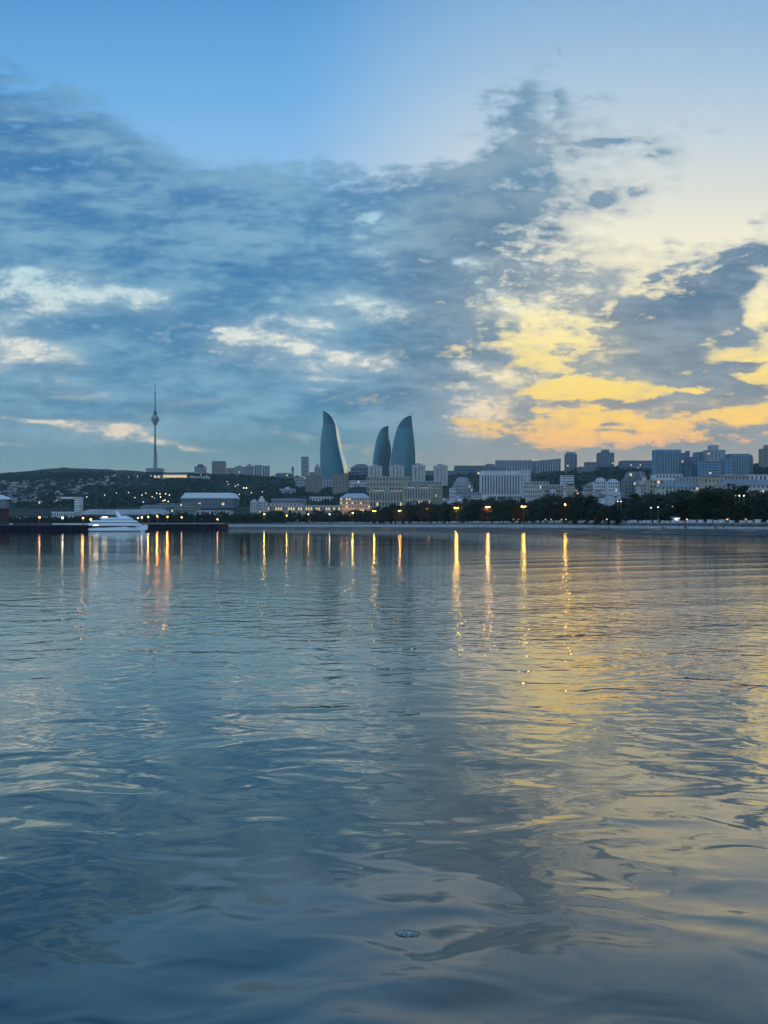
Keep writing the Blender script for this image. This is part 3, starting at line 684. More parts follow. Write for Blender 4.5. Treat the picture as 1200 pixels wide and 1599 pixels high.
def buildings():
    # --- skyline of the plateau, left to right
    B(255,292,740,747.5,'ochre','low terrace building lit warm orange on the hill, right below the television tower','grid',(12,1),d=14,lit=.85,rm='p',wf=(.8,.5))
    B(240,256,741.5,747.5,'tan','small lit pavilion left of the warm orange terrace building','grid',(3,1),lit=.6)
    B(296,327,744,748.5,'pale','thin pale terrace wall with lamps right of the orange terrace building','grid',(8,1),d=10,rm='p')
    B(304,321,724,738,'grey','grey domed hall on the ridge between the television tower and a square block','cols',(6,1),roof='dome')
    B(331,351.5,720,738,'brown','square brownish block on the ridge, alone left of the grey slabs','bands',(1,6),d=24,wf=(.5,.4),roof='flat')
    B(354,366,731,741,'brown','lowest brownish slab left of three taller grey slabs on the ridge','grid',(4,3))
    B(366,382,726.5,742,'grey','wide grey slab between the low brownish slab and the pair of grey towers','grid',(5,4),roof='pent')
    B(382.5,396,724.5,743,'grey','leftmost of three equal grey slab towers on the ridge','cols',(4,1),roof='pent')
    B(397.5,408.5,726,743,'grey','middle one of three equal grey slab towers on the ridge','cols',(3,1))
    B(410,421,727,744,'grey','rightmost of three equal grey slab towers on the ridge','cols',(3,1))
    B(430,455,738,748,'slate','long low dark roofed house on the ridge right of the slab towers','grid',(6,2),roof='hip')
    B(455.3,459,728,748,'tan','slim pointed minaret on the ridge left of the lone grey tower','grid',(1,4),roof='hip',cat='tower',name='minaret',wf=(.4,.4))
    r=B(470.5,481.8,713,741,'grey','lone grey tower block with a thin aerial left of the leftmost flame tower','bands',(1,9),wf=(.5,.4),d=22,roof='flat')
    b=MB(); b.tube((0,8,46),(0,8,62),.5,.25,5); b.build('aerial',mat('tower_steel',(.1,.14,.16)),r)
    B(459,470,742,752,'tan','small tan houses row left of the foot of the lone grey tower','grid',(4,2),roof='gable',rm='r')
    B(491.5,500.5,724,742,'rose','reddish stepped block touching the left edge of the leftmost flame tower','grid',(3,4),roof='step')
    B(462,478,748,762,'grey','low grey block left of the brown ribbed tower','grid',(4,3))
    B(477,500,737,770,'brown','brown ribbed residential tower in front of the leftmost flame tower, on its left','grid',(6,9),wf=(.5,.4),d=22,yaw=0,roof='pent')
    B(500.5,519,747,762,'grey','grey block between the two brown residential towers','grid',(4,4))
    B(519.5,544,739,771,'brown','brown residential tower below the right foot of the leftmost flame tower','grid',(5,8),wf=(.5,.45),d=22,roof='flat')
    B(546,574,750,759,'pale','pale flat roofed hall between the brown tower and the cream twin towers','grid',(7,2),rm='p')
    B(548,580,724,752,'slate','dark slate hilltop block right of the leftmost flame tower','bands',(1,4),wf=(.5,.4),Y=2350,roof='hip')
    # four cream residential towers
    for (a,b_,yt,yb,lab) in ((575,597,727.5,748,'leftmost of four cream residential towers, in front of the smallest flame tower'),(609,631,727,747,'second of four cream residential towers, in front of the broadest flame tower'),(644,664.5,726,752,'third of four cream residential towers, at the right foot of the broadest flame tower'),(678,699.5,726.5,752,'rightmost of four cream residential towers, standing apart on the hill')):
        r=B(a,b_,yt,yb,'cream',lab,'none',roof='none',Y=1800,d=20,group='cream residential towers below the flame towers',zlo=10)
        s=1800/F; w=(b_-a)*s; h=(yb-yt)*s
        for i,(u,vv) in enumerate(((-.36,.96),(-.1,1.04),(.16,1.04),(.4,.94))):
            b=MB(); b.box(u*w-w*.1,u*w+w*.1,-1.6,0,-8,h*vv); b.build('bay',wm('cream'),r)
        for u in (-.23,.03,.29): win(r,u*w,-.1,h*.45,w*.055,h*.85,name='window_strip')
        b=MB(); b.box(-w*.2,w*.15,4,12,h,h*1.1); b.build('plant_room',wm('grey'),r)
    B(573,642,744,768,'tan','broad tan block under the two flame towers, behind the ornate palace','grid',(14,3),Y=1620,d=20,rm='g')
    B(642,690,751,764,'grey','long flat grey block behind the right half of the ornate palace','grid',(12,2),Y=1600,rm='p')
    B(664,714,735,745,'dkgrey','long dark low block on the hill crest behind the rightmost cream tower','grid',(10,2),Y=2300)
    # right plateau
    B(711,752,727,741,'slate','long dark slab on the ridge left of the broad grey palace','bands',(1,3),wf=(.5,.35))
    B(745,790,724,742,'dkgrey','dark stepped roof block overlapping the left end of the broad grey palace','grid',(9,2),roof='step')
    B(775.5,832,718.5,740,'grey','broad flat grey palace on the ridge above the finned white block','cols',(14,1),d=26,wf=(.4,.5))
    B(835,876,716,737,'grey','grey block with a slanting roof rising to the right, right of the broad grey palace','cols',(10,1),roof='slant',wf=(.4,.5))
    B(884,901.5,705.5,737,'dkgrey','slim dark tower with chamfered top and a paler face on the right ridge','grid',(3,7),roof='chamf',d=18,wf=(.5,.45))
    B(915,933,721.5,733,'dkgrey','low dark block between the slim chamfered tower and the square dark tower','grid',(4,2),roof='flat')
    B(936,959.5,702,731,'dkgrey','square dark tower block with a small raised roof on the right ridge','grid',(5,8),roof='pent',d=26,wf=(.5,.45))
    B(973,1024,719,733,'slate','long low dark apartment row on the ridge left of the blue glass towers','grid',(14,3),wf=(.4,.5))
    B(905,935,728,738,'dkgrey','low dark roofs at the foot of the slim chamfered tower','grid',(6,2),roof='step')
    # white finned block
    r=B(752,812.5,735,776,'pale','big pale block with tall vertical fins, lit warm along its foot, centre right','none',roof='flat',d=26,Y=1300,zlo=10,rm='p')
    s=1300/F; w=60.5*s; h=41*s
    for i in range(14): win(r,-w/2+w*(i+.5)/14,.2,h*.46,w/14*.46,h*.72,name='window_strip')
    for i in range(15):
        b=MB(); x=-w/2+w*i/14; b.box(x-.7,x+.7,-1.1,.0,-2,h*.9); b.build('fin',wm('pale'),r)
    for i in range(7):
        x=-w/2+w*(i*2+1)/14; win(r,x,-.9,1.2,2.2,1.0,True,name='foot_lamp')
    B(812.5,829,734,772,'pale','narrow plain pale wing at the right side of the finned block','grid',(3,6),Y=1320,d=20,rm='p',wf=(.3,.4),zlo=12)
    B(766,812,774,786,'grey','stepped grey terrace below the finned block','grid',(9,2),Y=1150,roof='flat',rm='p')
    B(878,896.5,742,765,'pale','pale striped block on the dark slope below the slim chamfered tower','bands',(1,6),wf=(.5,.4),d=16)
    # stepped ziggurat pale building
    r=B(708,739,757,778,'grey','broad grey stepped building like a ziggurat, left of the finned block','grid',(8,4),Y=1350,roof='none',wf=(.4,.4),d=24,zlo=10)
    s=1350/F; 
    for (f,z0,z1) in ((.82,21,26),(.62,26,31),(.4,31,33)):
        b=MB(); hw=31*s*f/2; b.box(-hw,hw,2,22,z0*s,z1*s); b.build('upper_storey',wm('grey'),r)
    B(703,712,762,779,'pale','small pale wing at the left side of the grey ziggurat building','grid',(3,3),Y=1330)
    B(738,752,768,782,'cream','small cream house between the ziggurat building and the finned block','grid',(4,3),Y=1250,roof='hip')
    # ornate palace
    def palace(x0,x1,yt,yb,Y,yaw,nb,label,lights):
        s=Y/F; w=(x1-x0)*s; h=(yb-yt)*s
        r=B(x0,x1,yt,yb,'ochre',label,'none',roof='none',Y=Y,d=16,zlo=5,yaw=0,cat='palace',name='palace'); r.rotation_euler=(0,0,math.radians(yaw)); 
        w=w/math.cos(math.radians(yaw)); 
        for c in list(r.children): bpy.data.objects.remove(c)
        b=MB(); b.box(-w/2,w/2,0,16,-5,h*.78); b.build('wall',wm('ochre'),r)
        b=MB(); b.box(-w/2-.6,w/2+.6,-.8,16.6,h*.78,h*.83); b.box(-w/2-.3,w/2+.3,-.4,.4,h*.26,h*.29); b.build('cornice',wm('cream'),r)
        b=MB(); b.box(-w/2,w/2,0,16,h*.83,h,tx=1.5,ty=4); b.build('roof',m_roofg,r)
        for i in range(nb):
            x=-w/2+w*(i+.5)/nb
            win(r,x,.2,h*.54,w/nb*.40,h*.40,name='window_strip'); win(r,x,.2,h*.13,w/nb*.45,h*.17,random.random()<.25)
            if lights: win(r,x,-.6,h*.86,w/nb*.30,.9,True,name='roof_lamp')
        for i in range(nb+1):
            x=-w/2+w*i/nb; b=MB(); b.tube((x,-.5,0),(x,-.5,h*.76),.62,.55,8); b.build('column',wm('cream'),r)
        for t in (-.5,0,.5):
            b=MB(); x=w*t*.92; b.box(x-3,x+3,-1,14,h*.78,h*1.04); b.box(x-3.4,x+3.4,-1.4,14.4,h*1.04,h*1.08); b.build('pavilion_tower',wm('ochre'),r)
        return r
    palace(578,633,762,791,1130,-8,12,'left wing of the long ornate palace with columns, next to the orange lit house',True)
    palace(632,673,757,789,1110,9,10,'taller right wing of the ornate palace with columns and a lit roofline',True)
    B(672,691,758,781,'ochre','square ochre block joining the right end of the ornate palace','grid',(5,5),Y=1140,wf=(.45,.45))
    # orange lit house
    r=B(531,579,770,800,'tan','large house front floodlit orange, left of the ornate palace','grid',(11,4),Y=1050,roof='hip',rm='p',lit=.25,wf=(.45,.45),d=26)
    for i in range(5):
        add_flood(r,(-18+9*i,-7,2.0),(1,.5,.18),1000)
    B(398,532,789,800,'tan','long low arcade with a bright string of yellow lights, left of the orange lit house','grid',(34,1),Y=1020,roof='flat',rm='p',lit=.6,d=14,wf=(.42,.38))
    B(400,470,786,792,'pale','long pale flat roof behind the yellow lit arcade, on its left','grid',(12,1),rm='p',Y=1080,roof='flat')
    B(424,477,779,784,'dkgrey','thin pale canopy roof floating above the arcade','none',(1,1),roof='flat',rm='p',Y=1150,d=20)
    B(484,520,775.5,783,'pale','low pale roofed hall left of the orange lit house, on the dark slope','grid',(8,1),rm='p')
    B(391,402,779,802,'cream','cream corner building with a pitched top left end of the arcade','grid',(4,5),roof='gable',rm='p',Y=1000)
    B(401,415.5,775,802,'pale','pale three-storey house beside the cream corner building','grid',(4,4),roof='step',rm='p',Y=1010)
    B(437,461,760,771,'grey','small grey building with a shallow dome on the dark wooded slope','grid',(6,1),roof='dome',rm='p')
    # left lowlands
    r=B(283,367,778,790,'slate','long white roofed hall with glazed front at the foot of the tower hill','grid',(16,2),Y=1250,roof='none',lit=.08,wf=(.7,.55),d=40)
    s=1250/F; b=MB(); hw=84*s/2; b.prism([(-hw-1,12*s),(hw+1,12*s),(hw-5,20.5*s),(-hw+7,20.5*s)],-1,41); b.build('roof',mat('white_membrane',(.78,.80,.83),.5),r)
    B(250,306,786,800,'green','long green glazed office below the white roofed hall','grid',(16,3),Y=1090,wf=(.7,.6))
    B(219,255,788,802,'grey','grey arched office left of the green glazed office','grid',(9,3),Y=1060,roof='hip')
    B(307,360,797,804,'pale','low pale roofed quay shed below the white roofed hall','grid',(10,1),Y=1000,rm='p')
    B(133,254,795.5,808,'dkgrey','very long pale terminal roof over a dark hall behind the yacht','grid',(20,1),Y=960,rm='p',roof='long',d=30,wf=(.7,.6))
    B(116.5,125.5,776,806,'pale','slim pale lift tower standing above the low hall on the left','bands',(1,8),Y=1000,d=10,wf=(.5,.3))
    B(95,118,776,779,'pale','thin pale footbridge reaching left from the slim lift tower','none',(1,1),Y=1004,d=4,rm='p',zlo=0,roof='none')
    B(81,117,799,808,'pale','low pale hall left of the slim lift tower','grid',(10,1),Y=985,rm='p')
    B(20,60,806.5,812,'grey','low grey shed behind the left pier','grid',(9,1),Y=960,rm='p')
    B(56,76,807,813,'pale','small pale shed right of the low grey shed behind the left pier','grid',(5,1),Y=962,rm='p')
    # right side old town
    B(818,846,757,786,'cream','classical cream building with tall windows right of the finned block','grid',(8,4),Y=900,wf=(.45,.6))
    B(846,880,757,784,'tan','long classical tan building under the pale striped block','grid',(9,4),Y=920,roof='flat',rm='p',wf=(.45,.6))
    B(822,858,752,762,'grey','low grey roofed row above the classical cream building','grid',(7,2),Y=1150,rm='p')
    B(900,910,768,788,'dark','small black tower house among pale roofs, left of the pale dome','grid',(2,3),Y=760)
    B(929,953,745,768,'pale','pale building with a broad shallow dome on the right slope','grid',(7,3),roof='dome',rm='p',Y=1100,d=26)
    B(950,968,748,768,'pale','pale rounded annex right of the shallow domed building','grid',(5,3),roof='hip',rm='p',Y=1090)
    B(914,932,754,768,'grey','grey stepped annex left of the shallow domed building','grid',(5,2),roof='step',Y=1110)
    B(976,990,741,783,'dkgrey','narrow dark gothic house with steep gable, left end of the old town row','grid',(3,6),roof='gable',Y=720)
    B(989,1003,737,784,'grey','tall grey old house with gable in the old town row','grid',(3,7),roof='gable',Y=740)
    B(1001,1018,745,785,'cream','cream old house with flat parapet in the old town row','grid',(4,6),Y=700,roof='step')
    B(1015,1037,749,786,'tan','tan old house with dark arches, right end of the old town row','grid',(4,5),Y=690,wf=(.55,.6))
    B(982,1008,736,745,'grey','grey attic storey peeping over the old town row','grid',(4,1),Y=860,roof='hip')
    B(1024,1066,740,756,'pale','pale flat roofed block at the foot of the leftmost blue glass slab','grid',(8,2),Y=900,rm='p')
    B(1033,1104,752,786,'cream','long classical facade with blue-grey roof and window rows beside the old town','grid',(12,4),Y=650,roof='hip',rm='b',wf=(.42,.55),d=16)
    B(1100,1130,746,786,'ochre','yellowish classical corner building between two long blue-roofed facades','grid',(5,4),Y=640,wf=(.4,.5),roof='flat')
    B(1128,1262,748,786,'cream','long classical building with light blue roof edge at the right margin','grid',(20,4),Y=600,roof='hip',rm='b',wf=(.4,.5),d=18)
    B(1062,1100,744,755,'grey','grey rooftop storey above the long classical facade','grid',(8,1),Y=800,roof='flat',rm='b')
    B(1120,1170,740,750,'tan','tan rooftop row behind the yellowish corner building','grid',(9,1),Y=850,roof='step')
    B(1165,1225,741,751,'pale','pale rooftop row near the right margin, behind the blue roof edge','grid',(9,1),Y=860,rm='p')
    # blue glass towers
    G='blue glass high-rises on the right ridge'
    B(1025,1064,702,745,'blue','leftmost and widest blue glass high-rise slab with pale ribs','cols',(9,1),roof='flat',d=24,Y=1500,group=G,zlo=12)
    B(1064,1077,707,745,'blue','narrow lower glass wing right of the widest glass slab','grid',(3,7),Y=1520,group=G,zlo=12)
    B(1073,1077.5,704,745,'slate','very thin dark shaft between the widest glass slab and the next tower','none',(1,1),Y=1490,group=G,d=8,zlo=12)
    B(1080,1090,713,745,'slate','short dark glass block left of the twin high-rises','grid',(2,6),Y=1480,group=G,zlo=12)
    B(1086,1105,706,745,'blue','glass high-rise directly left of the tallest one','grid',(4,9),Y=1530,group=G,wf=(.6,.5),zlo=12)
    B(1104,1133,694.5,745,'grey','tallest high-rise in the glass cluster with a notched top','grid',(5,11),roof='pent',Y=1510,group=G,d=24,wf=(.5,.45),zlo=12)
    B(1096,1128,720,745,'blue','lower glass front block at the foot of the tallest high-rise','grid',(6,6),Y=1440,group=G,wf=(.7,.5),zlo=12)
    B(1131,1146,716,745,'blue','short glass block between the tallest high-rise and the rightmost glass slab','grid',(3,6),Y=1500,group=G,zlo=12)
    B(1140.5,1171,708.5,745,'blue','rightmost glass slab of the cluster with a dark projecting roof','cols',(7,1),Y=1520,group=G,d=24,zlo=12)
    B(1172,1176.5,710,745,'slate','thin dark spire-like shaft at the right side of the rightmost glass slab','grid',(1,7),roof='chamf',Y=1530,d=7,group=G,zlo=12)
    B(1191.5,1215,694.5,730,'brown','brown tower block cut by the right edge of the picture','grid',(4,9),roof='pent',d=20,zlo=12)
    # low houses in gaps on the right slope
    rr=random.Random(5); cols=['pale','cream','grey','tan','white']
    words={'pale':'pale','cream':'cream','grey':'grey','tan':'tan','white':'white'}
    for i in range(46):
        px=rr.uniform(884,976); row=rr.uniform(768,786); 
        if i>=26: px=rr.uniform(695,770); row=rr.uniform(777,790)
        if i>=38: px=rr.uniform(820,900); row=rr.uniform(762,772)
        c=rr.choice(cols); w=rr.uniform(6,13); h=rr.uniform(4,9); rf=rr.choice(['flat','gable','hip','step'])
        where='on the slope below the shallow dome' if px>884 and row>768 else ('below the ziggurat building' if px<780 else 'above the classical tan building')
        B(px-w/2,px+w/2,row-h,row+1,c,'small %s house with %s roof %s'%(words[c],{'flat':'a flat','gable':'a pitched','hip':'a hipped','step':'a stepped'}[rf],where),'grid',(3,2),roof=rf,rm=rr.choice('gpr'),group='small old houses '+where,cat='house',name='house',Y=rr.uniform(820,1050) if px>800 else rr.uniform(1000,1200),wf=(.4,.4))
    # houses on the far left hillside
    for i in range(140):
        px=rr.choice([rr.uniform(-10,60),rr.uniform(0,130),rr.uniform(60,180)]); row=rr.uniform(750,788)
        if px>110 and row>772: row-=15
        if px>140 : row=rr.uniform(745,758)
        c=rr.choice(['pale','grey','grey','cream','brown','slate','dkgrey']); w=rr.uniform(3.2,8); h=rr.uniform(2.0,4.0); rf=rr.choice(['flat','gable','hip'])
        zone='high' if row<760 else ('halfway up' if row<774 else 'low')
        B(px-w/2,px+w/2,row-h,row+.6,c,'small %s house with %s roof %s on the left hillside'%({'slate':'blue-grey','dkgrey':'dark grey'}.get(c,c),{'flat':'a flat','gable':'a pitched','hip':'a hipped'}[rf],zone),'grid',(2,1),roof=rf,rm=rr.choice('gpr'),group='small houses %s on the left hillside'%zone,cat='house',name='house',wf=(.4,.4))
_floods=[]
def add_flood(root,loc,col,en):
    b=MB(); b.box(-.3,.3,-.2,.2,-.25,.25); o=b.build('floodlight',mat('lamp_housing',(.1,.1,.1)),root); o.location=loc
    L=bpy.data.lights.new('floodlight_glow','POINT'); L.energy=en; L.color=col; L.shadow_soft_size=.4
    l=bpy.data.objects.new('floodlight_glow',L); COL.objects.link(l); l.parent=root; l.location=(loc[0],loc[1],loc[2]+.6)
buildings()
# ------------------------------------------------------------ lamps
LS=0.36
def em(name,col,es): return mat(name,(.9,.8,.6),emit=col,es=es)
LM={}
def lamp(px,pyh,Y,col,energy,label,group,ground=None,arm=0.0,es=25,r=.42,kind='street_lamp'):
    key=(round(col[0],2),round(col[1],2),round(col[2],2),es)
    me_m=LM.setdefault(key,em('lamp_glow_%s'%{0:'amber',1:'yellow',2:'white'}.get(len(LM)%3,'w')+str(len(LM)),col,es))
    p=W(px,pyh,Y); g=(topz(Y)-1.0) if ground is None else ground
    root=empty(kind,(p.x,p.y,g),label,'street lamp',group)
    h=p.z-g; mp=mat('pole_grey',(.12,.13,.14),.5,.5,metal=.4)
    b=MB(); b.tube((0,0,0),(0,0,h-.1),.16,.09,7); b.lathe([(.3,0),(.26,.6),(.16,.7)],8); b.build('pole',mp,root)
    if arm:
        b=MB(); b.tube((-arm,0,h+.25),(arm,0,h+.25),.07,.07,6); ar=b.build('arm',mp,root)
        for sx in (-arm,arm):
            b=MB(); b.lathe([(.1,h-.25),(.36,h-.2),(.5,h+.1),(.2,h+.25)],10,sx); b.build('lamp_head',me_m,ar)
    else:
        b=MB(); b.lathe([(.08,h-r),(r*.8,h-r*.6),(r,h),(r*.75,h+r*.65),(.1,h+r*.95)],10); b.build('lamp_globe',me_m,root)
    if energy:
        L=bpy.data.lights.new('lamp_light','POINT'); L.energy=energy*LS; L.color=col; L.shadow_soft_size=.7
        l=bpy.data.objects.new('lamp_light',L); COL.objects.link(l); l.parent=root; l.location=(0,-.9,h)
    return root
AM=(1,.36,.07); YE=(1,.58,.08); WH=(1,.88,.68); OR=(1,.50,.20)
ordw=['leftmost','second','third','fourth','fifth','sixth','seventh','eighth','ninth']
for i,(px,py,c,e,a) in enumerate(((551,801,YE,3500,0),(585,798,YE,5000,.8),(625,797.5,AM,6000,.8),(670,795,YE,9000,1.1),(713,793,YE,10000,1.1),(762,791.5,OR,6500,1.0),(818,791,YE,5500,1.0),(883,788,YE,3200,0))):
    Y=shoreY(px)+interp([(550,14),(883,24)],px)
    lamp(px,py,Y,c,e,'%s of eight tall warm street lamps before the promenade trees, counted from the left'%ordw[i],'tall warm street lamps before the promenade trees',arm=a,es=30)
for i,(px,py,c,e) in enumerate(((413,803,YE,3200),(448,805,YE,1500),(482,803,OR,900),(515,803,WH,350))):
    lamp(px,py,shoreY(px)+12,c,e,'%s of four small warm lamps on the quay below the yellow lit arcade'%ordw[i],'small warm lamps on the quay below the arcade',es=18)
for i,(px,py,c,e) in enumerate(((62,808,OR,90),(98,808.5,WH,60),(130,809,AM,1100),(142,811,YE,150),(216,809,OR,450),(222,808,WH,200),(232,807,AM,3000),(246,806,AM,4200),(262,807,AM,4500),(284,808,OR,150),(340,811,OR,350),(357,811,WH,900),(376,808,AM,1400))):
    lamp(px,py,418 if px<140 else (430 if px<170 else (632 if px<345 else 930)),c,e,'orange quay lamp %s behind the left waterfront'%['far left','left of the low pale hall','between the piers above the yacht stern','at the end of the left pier','left above the yacht bow','right above the yacht bow','first right of the yacht','second right of the yacht','third right of the yacht','beyond the right pier','at the right pier head','right of the pier head','near the tall mast lamp'][i],'quay lamps along the left waterfront',ground=3.6 if px<140 else (0.5 if px<170 else (4.6 if px<345 else 6)),es=20)
lamp(383,762,960,WH,700,'very tall lone mast lamp with a flat white head, left of the cream corner building',None,ground=7,arm=1.6,es=6,kind='mast_lamp')
for i,(px,py,c) in enumerate(((965,783,(1,.55,.4)),(970,783,WH),(1028,792,WH),(1050,790.5,WH),(1017,793,WH),(1149,774,(1,.7,.5)),(1155,774,WH),(1162,774,(1,.75,.6)))):
    lamp(px,py,shoreY(px)+30,c,[350,40,20,60,10,5,5,5][i],'park lamp %s among the right trees'%['with reddish glow','beside the reddish one','left of the brightest one','brightest','faint leftmost','left one of a high row of three','middle one of a high row of three','right one of a high row of three'][i],'small park lamps among the right trees',es=4,r=.2,ground=(W(px,py+14,shoreY(px)+30).z if i>4 else None))
# lights scattered over the wooded tower hill
rr=random.Random(11)
HL=[(201,745,WH),(215,743.5,WH),(236,743,WH),(292,742,WH),(300,743.5,WH),(314,741.5,WH),(323,742.5,WH),(355,752,WH),(357,756,WH),(368,759,WH),(372,757,(1,.8,.5)),(374,772,WH),(201,769,WH),(200,775,WH),(211,777,WH),(222,773,WH),(228,770,OR),(224,784,WH),(242,778,OR),(247,772,AM),(250,771,AM),(245,770,AM),(255,782,OR),(258,781,AM),(263,783,OR),(238,776,AM),(265,773,AM),(164,773,WH),(182,770,WH),(136,776,WH),(62,785,WH),(88,782,WH),(180,742,WH),(393,769.5,WH),(410,768,WH),(458,745,WH),(259,771,AM),(251,776,AM),(300,779.5,WH),(341,779,WH),(312,781,WH),(366,784,WH)]
for i,(px,py,c) in enumerate(HL):
    Y=YforRow(px,py+3)
    am=c in(AM,OR)
    lamp(px,py,Y,c,2500 if c==AM else 0,'tiny %s lamp %s'%('orange' if am else 'white','in the orange cluster on the tower hill' if am else ('high on the tower hill' if py<760 and px>150 else ('on the left hillside' if px<190 else 'on the lower slope of the tower hill'))),'tiny %s lamps %s'%('orange' if am else 'white','in the orange cluster' if am else ('high on the tower hill' if py<760 and px>150 else ('on the left hillside' if px<190 else 'on the lower slope of the tower hill'))),ground=W(px,py+3,Y).z-3,es=2.6 if am else 2.2,r=.95)
# ------------------------------------------------------------ trees
def leaf_mat(name,c1,c2): return mat(name,c1,.75,.25,.1,.35,col2=c2)
mt_leaf=[leaf_mat('leaves_dark',(.015,.030,.014),(.030,.046,.020)),leaf_mat('leaves_olive',(.024,.036,.014),(.042,.050,.022)),leaf_mat('leaves_lamplit',(.060,.040,.015),(.035,.035,.015))]  # third tone has warm lamp glow put into the leaf colour
m_bark=mat('bark',(.05,.04,.03),.9)
def crown_mesh(seed,h,r,kind):
    R=random.Random(seed); b=MB(); cl=[]
    for k in range(26):
        t=R.random(); zc=h*(.22+.74*t)
        if kind=='round': rad=r*math.sqrt(max(.05,1-((t-.42)/.62)**2))
        elif kind=='cone': rad=r*(1.05-t)*.9
        else: rad=r*(.55+.5*math.sin(math.pi*t))
        a=R.random()*6.283; q=rad*R.uniform(.25,.95); cl.append((math.cos(a)*q,math.sin(a)*q,zc,R.uniform(.28,.5)*r*(.8 if t>.8 else 1)))
    for (cx,cy,cz,cr) in cl:
        for _ in range(62):
            d=Vector((R.gauss(0,1),R.gauss(0,1),R.gauss(0,1)))
            if d.length<.01: continue
            d.normalize(); q=Vector((cx,cy,cz))+Vector((d.x,d.y,d.z*.75))*cr*R.uniform(.55,1.08)
            s=R.uniform(.22,.5); u=Vector((R.gauss(0,1),R.gauss(0,1),R.gauss(0,1))).normalized(); v=u.orthogonal().normalized()
            k=len(b.v); b.v+=[tuple(q-u*s-v*s*.3),tuple(q+v*s*.7),tuple(q+u*s+v*s*.2),tuple(q-v*s*.6)]; b.f.append((k,k+1,k+2,k+3))
    return b.mesh('crown')
def trunk_mesh(seed,h,r):
    R=random.Random(seed); b=MB(); b.tube((0,0,-.5),(R.uniform(-.2,.2),0,h*.45),.3,.2,7)
    for k in range(6):
        a=k*1.05+R.random(); b.tube((0,0,h*R.uniform(.22,.42)),(math.cos(a)*r*.55,math.sin(a)*r*.55,h*R.uniform(.55,.85)),.14,.04,5)
    return b.mesh('trunk')
PROTO=[]
for i,(kd,h,r) in enumerate((('round',10,4.6),('round',10,5.2),('oval',10,3.6),('cone',10,2.6),('round',10,4.0),('oval',10,4.4))):
    t=trunk_mesh(50+i,h,r); t.materials.append(m_bark); PROTO.append((crown_mesh(i*3+1,h,r,kd),t,kd))
CM={}
def tree(px,Y,pytop,ground,label,group,pi,mi):
    z=W(px,pytop,Y).z; h=max(2.5,z-ground); s=h/9.9
    cm,tm,kd=PROTO[pi]
    key=(pi,mi)
    if key not in CM:
        c=cm.copy(); c.materials.clear(); c.materials.append(mt_leaf[mi]); CM[key]=c
    root=empty('pine_tree' if kd=='cone' else 'tree',((px-600)/F*Y,Y,ground),label,'tree',group,random.uniform(0,6.28))
    wsc=s*random.uniform(.9,1.2) if h>6 else s*1.35
    root.scale=(wsc,wsc,s)
    link('crown',CM[key],root); link('trunk',tm,root)
    return root
TT=[(0,808),(20,806),(90,806),(140,804),(200,807),(230,803),(300,799),(340,797),(380,803),(420,798),(440,797),(540,798),(580,793),(610,789),(640,787),(660,784),(700,786),(730,779),(760,780),(800,777),(830,780),(860,772),(885,777),(905,767),(930,780),(960,785),(1000,772),(1040,771),(1080,765),(1110,757),(1135,755),(1165,758),(1200,768),(1260,760)]
shapew={'round':'round','oval':'tall oval','cone':'narrow pointed'}
LMK=[(60,'behind the left pier'),(182,'behind the yacht'),(280,'behind the right pier'),(383,'at the foot of the tall mast lamp'),(470,'below the yellow lit arcade'),(555,'below the orange lit house'),(605,'below the left wing of the ornate palace'),(652,'below the right wing of the ornate palace'),(723,'below the ziggurat building'),(785,'below the finned white block'),(850,'below the classical buildings'),(905,'below the black tower house'),(948,'below the shallow domed building'),(1005,'below the old town row'),(1070,'below the long blue roofed facade'),(1115,'below the yellowish corner building'),(1190,'at the right margin')]
def lmk(px): return min(LMK,key=lambda q:abs(q[0]-px))[1]
rr=random.Random(21)
for row,(off,sc,j) in enumerate(((24,.80,5),(40,1.0,6),(60,1.0,8))):
    px=-12.0 if row<2 else 560
    while px<1262:
        Y0=shoreY(px); Y=Y0+off*interp([(340,.5),(900,1),(1200,1.25)],px)+rr.uniform(0,8)
        g=topz(Y0)-1.1; top=interp(TT,px)+rr.uniform(-1.5,5)*interp([(0,.5),(600,.7),(1200,1.5)],px)
        zt=W(px,top,Y).z
        hh=(zt-g)*sc; zt=g+hh
        ptop=HZ-(zt-CZ)*F/Y
        near=min([abs(px-q) for q in LAMPX])
        pi=rr.choice([0,1,2,4,5,0,1]) if rr.random()>.1 else 3
        mi=2 if (near<11 and 600<px<900) else rr.choice([0,0,1])  # trees close to a lamp take the leaf colour with painted glow
        t=shapew[PROTO[pi][2]]; c=['dark green','olive','lamplit brownish'][mi]; posw=['front','middle','back'][row]
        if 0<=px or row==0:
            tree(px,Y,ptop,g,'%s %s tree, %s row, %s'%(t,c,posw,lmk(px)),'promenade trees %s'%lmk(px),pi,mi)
        wd=max(4.0,hh*.62); px+=wd*F/Y*rr.uniform(.75,1.15)
# shrubs close the gaps under the crowns
px=420
while px<1262:
    Y=shoreY(px)+interp([(340,9),(900,17),(1200,22)],px)+rr.uniform(0,3); g=topz(Y)-1.1
    if 560<px:
        o=link('shrub',CM[(4,0)]) if (4,0) in CM else None
        o.location=((px-600)/F*Y,Y,g-.9); s=rr.uniform(.28,.42); o.scale=(s*1.5,s*1.3,s); o.rotation_euler=(0,0,rr.uniform(0,6))
        tagp(o,'low dark rounded shrub under the trees %s'%lmk(px),'shrub','low shrubs under the trees %s'%lmk(px))
    px+=4.6*F/Y*rr.uniform(.8,1.3)
